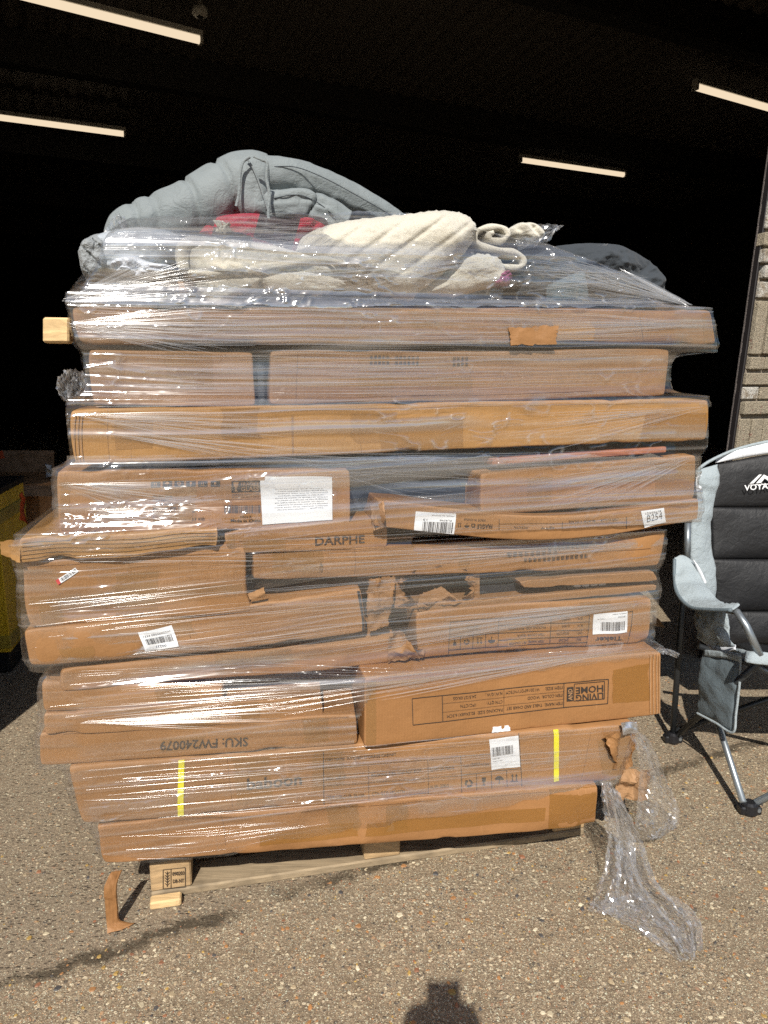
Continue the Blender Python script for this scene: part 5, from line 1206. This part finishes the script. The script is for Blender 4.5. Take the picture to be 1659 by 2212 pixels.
def bar(name, pts, r, mat, mirror=True):
    P = A(pts); mk(name, *tube(P, r, 14), mat, chair, True)
    if mirror: Q = P.copy(); Q[:, 0] = 2*CX-Q[:, 0]; mk(name, *tube(Q, r, 14), mat, chair, True)
YB = 2.50                                   # plane of the backrest, leaning a little
def ab_(x, y, d=0.): Yk = YB + (1319-y)*.00022 + d; return at(x, y, Yk)
def mx(p): q = A(p).copy(); q[0] = 2*CX-q[0]; return q
cols_ = lambda xs, ys, d=0.: [ab_(x, y, d) for x, y in zip(xs, ys)]
# grey side wing
wing_l = cols_((1506, 1503, 1506, 1500, 1492, 1493, 1500, 1515), (1016, 1040, 1070, 1105, 1144, 1207, 1260, 1320), -.03)
wing_r = cols_((1550, 1551, 1551, 1541, 1536, 1539, 1548, 1546), (1003, 1030, 1055, 1085, 1125, 1190, 1262, 1320), .0)
cloth('side_wing', wing_l, wing_r, 'ch_grey', 34, 14, .012, .006, 3, mirror=True)
cloth('mesh_panel', cols_((1504, 1503, 1505), (1030, 1045, 1062), -.036), cols_((1515, 1517, 1514), (1026, 1045, 1060), -.034), 'ch_mesh', 10, 6, .002, .001, 4, mirror=True)
# black padded panels
seams = [(1550, 1003, 1536, 1096), (1536, 1096, 1539, 1208), (1538, 1208, 1546, 1320), (1546, 1320, 1570, 1392)]
top_arch = [(1550, 1003), (1580, 992), (1615, 988), (1659, 986)]
for i, (xa, ya, xb, yb_) in enumerate(seams):
    a0 = ab_(xa, ya); b0 = ab_(xb, yb_)
    tl = a0; bl = b0; tr = mx(a0); br = mx(b0); nn = 21
    up_ = [tl+(tr-tl)*t + ZV*((.05*math.sin(math.pi*t)) if i == 0 else 0) for t in np.linspace(0, 1, nn)]; lo_ = [bl+(br-bl)*t for t in np.linspace(0, 1, nn)]
    cloth('back_panel', up_, lo_, 'ch_black', 60, 18, .020, .004, 20+i, fq=6)
# white mesh crown and grey piping over the top
e1 = ab_(1545, 1000); crown_lo = [e1+(mx(e1)-e1)*t + ZV*(.046*math.sin(math.pi*t)) + A([0, -.004, 0]) for t in np.linspace(0, 1, 15)]
e2 = ab_(1548, 991); crown_hi = [e2+(mx(e2)-e2)*t + ZV*(.078*math.sin(math.pi*t)**.7) for t in np.linspace(0, 1, 15)]
cloth('mesh_crown', crown_hi, crown_lo, 'ch_mesh', 40, 8, .010, .002, 31)
pp = cols_((1506, 1522, 1545, 1580), (1016, 1003, 990, 975), -.02) ; pip = pp[:3] + crown_hi[1:-1] + [mx(p) for p in pp[:3][::-1]]
mk('piping', *tube(smooth_path(pip, 60), .006, 8), 'ch_grey', chair, True)
# logo: tent and wordmark
def logo():
    mb = MB(); 
    def add(v, f): mb.add(A([ab_(x, y, -.036) for x, y in v]), f)
    V, F = T('VOYAGER', (1608, 1060), (1694, 1052), 12, True); add(V, F)
    for pg in ([(1619, 1045), (1628, 1044), (1646, 1025), (1640, 1025)], [(1633, 1044), (1650, 1025), (1660, 1030), (1672, 1042), (1664, 1042), (1652, 1033), (1644, 1043)], [(1617, 1047), (1674, 1044), (1674, 1045.6), (1617, 1048.6)]): add(*PG(*pg))
    mb.build('logo', 'logo', chair)
logo()
# arm
arm_o = [(1474, 1203, 2.44), (1497, 1213, 2.42), (1520, 1257, 2.36), (1550, 1296, 2.25), (1598, 1306, 2.06)]
arm_i = [(1457, 1208, 2.42), (1457, 1248, 2.38), (1463, 1282, 2.31), (1490, 1311, 2.20), (1535, 1317, 2.11), (1580, 1318, 2.04)]
cloth('armrest', [at(*p) for p in arm_o], [at(*p) for p in arm_i], 'ch_grey', 34, 16, .006, .008, 41, .004, mirror=True, fq=20)
mk('arm_hem', *tube(smooth_path([at(*p) for p in arm_i], 30), .006, 8), 'ch_slate', chair, True)
cloth('side_panel', [at(1497, 1312, 2.30), at(1530, 1318, 2.22), at(1568, 1318, 2.16)], [at(1508, 1378, 2.32), at(1535, 1392, 2.24), at(1580, 1400, 2.14)], 'ch_grey', 18, 14, .01, .012, 43, mirror=True, fq=24)
cloth('mesh_panel', [at(1522, 1388, 2.28), at(1545, 1384, 2.25), at(1588, 1392, 2.18)], [at(1535, 1402, 2.26), at(1560, 1408, 2.2), at(1588, 1402, 2.14)], 'ch_mesh', 14, 6, .004, .003, 45, mirror=True)
cloth('mesh_panel', [at(1497, 1208, 2.40), at(1512, 1228, 2.385), at(1526, 1258, 2.35)], [at(1500, 1222, 2.41), at(1514, 1250, 2.375), at(1522, 1264, 2.35)], 'ch_mesh', 12, 5, .002, .001, 46, mirror=True)
# seat and its grey front border
sf = at(1640, 1413, 2.0); sbk = at(1560, 1392, 2.42)
cloth('seat', [sbk, sbk+(mx(sbk)-sbk)*.5-ZV*.03, mx(sbk)], [sf, sf+(mx(sf)-sf)*.5-ZV*.04, mx(sf)], 'ch_black', 30, 16, -.02, .006, 47)
cloth('seat_border', [at(1570, 1398, 2.22), at(1610, 1404, 2.1), at(1648, 1410, 2.0), mx(sf)*.5+sf*.5-ZV*.02], [at(1580, 1404, 2.18), at(1612, 1416, 2.07), at(1640, 1434, 1.985), mx(sf)*.5+sf*.5-ZV*.06], 'ch_grey', 30, 8, .004, .004, 49)
# pocket hanging at the side
cloth('pocket', [at(1520, 1408, 2.26), at(1560, 1410, 2.18), at(1600, 1416, 2.10)], [at(1505, 1540, 2.26), at(1545, 1560, 2.18), at(1583, 1582, 2.10)], 'ch_slate', 20, 22, .015, .006, 51)
cloth('pocket_hem', [at(1521, 1404, 2.245), at(1560, 1407, 2.165), at(1600, 1413, 2.085)], [at(1519, 1418, 2.245), at(1560, 1421, 2.165), at(1600, 1430, 2.085)], 'ch_grey', 16, 4, .002, .002, 53)
mk('pocket_piping', *tube(smooth_path([at(1600, 1416, 2.088), at(1598, 1470, 2.088), at(1590, 1540, 2.088), at(1583, 1582, 2.088), at(1545, 1561, 2.165), at(1505, 1540, 2.245)], 40), .004, 8), 'ch_grey', chair, True)
# frame
rf = gd(1453, 1592, .02); ff = gd(1619, 1744, .02)
bar('rear_leg', [rf, at(1472, 1325, 2.44), at(1482, 1215, 2.46), at(1486, 1125, 2.50)], .0105, 'tube_dark', True)
bar('upright', [at(1484, 1212, 2.455), at(1486, 1130, 2.475)], .0115, 'tube', True)
bar('side_brace', [rf+A([.01, 0, 0]), at(1640, 1430, 2.02)], .0105, 'tube_dark')
bar('front_leg', [ff+A([-.02, .0, .015]), at(1552, 1565, 2.22), at(1528, 1450, 2.36)], .0105, 'tube')
bar('front_brace', [ff+A([.015, .0, .015]), mx(at(1636, 1440, 2.03))+A([0, .02, 0])], .0105, 'tube')
bar('rear_brace', [rf+A([.01, .02, .01]), mx(at(1515, 1400, 2.44))+A([0, .02, 0])], .0105, 'tube_dark')
bar('arm_strut', [at(1572, 1318, 2.10), at(1592, 1322, 2.06), at(1612, 1352, 2.03), at(1642, 1416, 2.0)], .0115, 'tube')
for p, yw in ((rf, .0), (ff, .0)):
    for q in (p, mx(p)):
        mb = MB(); mb.add(*tube([q-ZV*.0195, q-ZV*.012, q+ZV*.014, q+ZV*.02], [.022, .026, .024, .016], 16)); mb.add(*obox(q+A([-.032, -.016, -.018]), A([.064, 0, 0]), A([0, .032, 0]), ZV*.026)); mb.build('foot', 'plastic', chair)
        mk('rivet', *tube([q+A([.02, -.0165, .0]), q+A([.02, -.0195, .0])], .006, 10), 'tube', chair)

# ================================================================== THINGS IN THE DIM DOORWAY AT LEFT
M['yellow'] = fabric('yellow_tarpaulin', (.72, .48, .015), .12, .003, 400, .5, 6)
M['yband'] = fabric('yellow_tarpaulin_band', (.40, .30, .03), .1, .002, 400, .5, 6)
M['orange'] = fabric('orange_cloth', (.60, .09, .02), .1, .004, 400, .8, 14)
yb = empty('tarpaulin_bag', at(-40, 1440, 3.1)*A([1, 1, 0]), 'tall yellow tarpaulin bag with black lid and base at the left edge', 'bag')
c0 = at(27, 1440, 3.0)*A([1, 1, 0]); ex = A([-.46, -.05, 0]); ey = A([-.10, .44, 0]); zt = at(27, 1072, 3.0)[2]
def bagbox(name, g_, z0, z1, mat):
    a = c0 - ex/np.linalg.norm(ex)*g_ - ey/np.linalg.norm(ey)*g_; V, F = obox(a+ZV*z0, ex*(1+2*g_/.46), ey*(1+2*g_/.44), ZV*(z1-z0)); F = [f[::-1] for f in F]; return mk(name, V, F, mat, yb)
bagbox('body', 0, .10, zt, 'yellow'); bagbox('base', -.01, 0.005, .10, 'plastic'); bagbox('lid', .008, zt, zt+.03, 'ch_black')
bagbox('band', .004, zt-.13, zt-.07, 'yband'); bagbox('band', .004, .12, .18, 'yband')
def plain_carton(name, lab, x0, x1, y0, y1, Yd, dep, mat='card'):
    a = at(x0, y1, Yd); b_ = at(x1, y1, Yd); t_ = at(x0, y0, Yd)
    o = mk(name, *obox(a, b_-a, A([.12, dep, 0]), ZV*(t_[2]-a[2])), mat, None, label=lab, cat='box', group='cartons in the dim doorway'); return o
cA = plain_carton('open_carton', 'open brown carton behind the yellow bag in shade', -160, 118, 1045, 1440, 3.75, .5, 'card')
def flap(nm, pts, mat, parent): 
    V = A(pts); V2 = V+A([0, .005, .003]); mk(nm, np.concatenate([V, V2]), [(0, 1, 2, 3), (7, 6, 5, 4), (0, 4, 5, 1), (1, 5, 6, 2), (2, 6, 7, 3), (3, 7, 4, 0)], mat, parent)
flap('flap', [at(-160, 1046, 4.25), at(116, 1046, 4.25), at(116, 974, 4.35), at(-160, 974, 4.35)], 'card_red', cA)
flap('flap', [at(-160, 1050, 3.74), at(118, 1050, 3.74), at(118, 1072, 3.66), at(-160, 1072, 3.66)], 'card_pale', cA)
lb = at(-20, 1062, 3.64); mk('label', *obox(lb, at(24, 1062, 3.64)-lb, A([0, .004, 0]), at(-20, 1040, 3.64)-lb), 'paper', cA)
mbx = MB(); V, F = T('36', (6, 1056), (20, 1056), 10, True); mbx.add(A([at(x, y, 3.632) for x, y in V]), F); mbx.build('print', 'paper_ink', cA)
def rag(name, quad, Yd, mat, amp, seed, lab, cat):
    q = [at(x, y, Yd) for x, y in quad]; n = 16; u, v = np.meshgrid(np.linspace(0, 1, n), np.linspace(0, 1, n)); u, v = u.ravel()[:, None], v.ravel()[:, None]
    V = q[0]*(1-u)*(1-v)+q[1]*u*(1-v)+q[2]*u*v+q[3]*(1-u)*v; V = V+A([0, -1, 0])*(amp*fbm(V*18, seed, 3))[:, None] + A([1, 0, 0])*(amp*.4*vn(V*25, seed))[:, None]
    V2 = V+A([0, .006, 0]); m = n*n; F = gridF(n, n); mk(name, np.concatenate([V, V2]), F+[tuple(i+m for i in f[::-1]) for f in F], mat, None, True, label=lab, cat=cat)
rag('orange_rag', [(37, 1068), (46, 1062), (56, 1130), (40, 1122)], 3.2, 'orange', .03, 3, 'orange cloth hanging beside the yellow bag', 'cloth')
rag('orange_rag', [(-20, 972), (6, 974), (12, 990), (-20, 992)], 3.9, 'orange', .02, 5, 'scrap of orange cloth above the open carton at the left edge', 'cloth')
rag('plastic_wrapper', [(92, 1000), (112, 1004), (130, 1022), (98, 1032)], 3.9, plain('pale_plastic', (.5, .52, .55), .3), .05, 7, 'crumpled pale plastic poking out of the open carton', 'plastic')
rag('sunlit_floor_patch', [(1412, 1330), (1424, 1338), (1434, 1356), (1410, 1352)], 3.4, 'card_pale', .01, 9, 'pale sheet standing in for a small sunlit patch of floor behind the load at right', 'cardboard')  # pale sheet standing in for a patch of sunlight on the floor

# ================================================================== THE PHOTOGRAPHER (out of view; the shadow lies on the ground)
def person():
    J = {'pelvis': (.02, -.47, .88), 'waist': (.02, -.46, 1.02), 'chest': (.02, -.44, 1.20), 'neck': (.01, -.42, 1.36), 'head': (.0, -.40, 1.46), 'crown': (.0, -.40, 1.56),
         'sl': (-.15, -.44, 1.28), 'el': (-.22, -.34, 1.10), 'hl': (-.05, -.10, 1.22), 'fl': (-.035, -.06, 1.31), 'sr': (.19, -.44, 1.28), 'er': (.26, -.34, 1.10), 'hr': (.06, -.10, 1.22), 'frr': (.045, -.06, 1.31),
         'pl_': (-.07, -.47, .86), 'kl': (-.09, -.44, .48), 'al': (-.10, -.48, .08), 'tl': (-.10, -.34, .03), 'pr_': (.11, -.47, .86), 'kr': (.13, -.44, .48), 'ar': (.14, -.48, .08), 'tr': (.14, -.34, .03)}
    Rr = {'pelvis': .14, 'waist': .125, 'chest': .15, 'neck': .055, 'head': .085, 'crown': .07, 'sl': .065, 'el': .045, 'hl': .05, 'fl': .028, 'sr': .065, 'er': .045, 'hr': .05, 'frr': .028, 'pl_': .09, 'kl': .06, 'al': .045, 'tl': .035, 'pr_': .09, 'kr': .06, 'ar': .045, 'tr': .035}
    E = [('pelvis', 'waist'), ('waist', 'chest'), ('chest', 'neck'), ('neck', 'head'), ('head', 'crown'), ('chest', 'sl'), ('sl', 'el'), ('el', 'hl'), ('hl', 'fl'), ('chest', 'sr'), ('sr', 'er'), ('er', 'hr'), ('hr', 'frr'), ('pelvis', 'pl_'), ('pl_', 'kl'), ('kl', 'al'), ('al', 'tl'), ('pelvis', 'pr_'), ('pr_', 'kr'), ('kr', 'ar'), ('ar', 'tr')]
    ks = list(J); me = bpy.data.meshes.new('person'); me.from_pydata([J[k] for k in ks], [(ks.index(a), ks.index(b_)) for a, b_ in E], [])
    o = bpy.data.objects.new('person', me); COL.objects.link(o); me.materials.append(M['ch_black'])
    me.skin_vertices.new() if hasattr(me.skin_vertices, 'new') and not len(me.skin_vertices) else None
    md = o.modifiers.new('skin', 'SKIN')
    bpy.context.view_layer.update()
    sk = me.skin_vertices[0].data if len(me.skin_vertices) else None
    if sk:
        for i, k in enumerate(ks): sk[i].radius = (Rr[k], Rr[k]); sk[i].use_root = (k == 'pelvis')
    s = o.modifiers.new('sub', 'SUBSURF'); s.levels = 2; s.render_levels = 2
    tag(o, 'person in dark clothes taking the photograph, seen only as a shadow', 'person')
    ph = mk('phone', *obox((-.027, -.045, 1.19), (.074, 0, 0), (0, .009, 0), (0, 0, .150)), 'plastic', None, label='phone held by the person out of view behind the camera', cat='phone')
person()
for o in SC.objects:
    if '_b' in o: del o['_b']
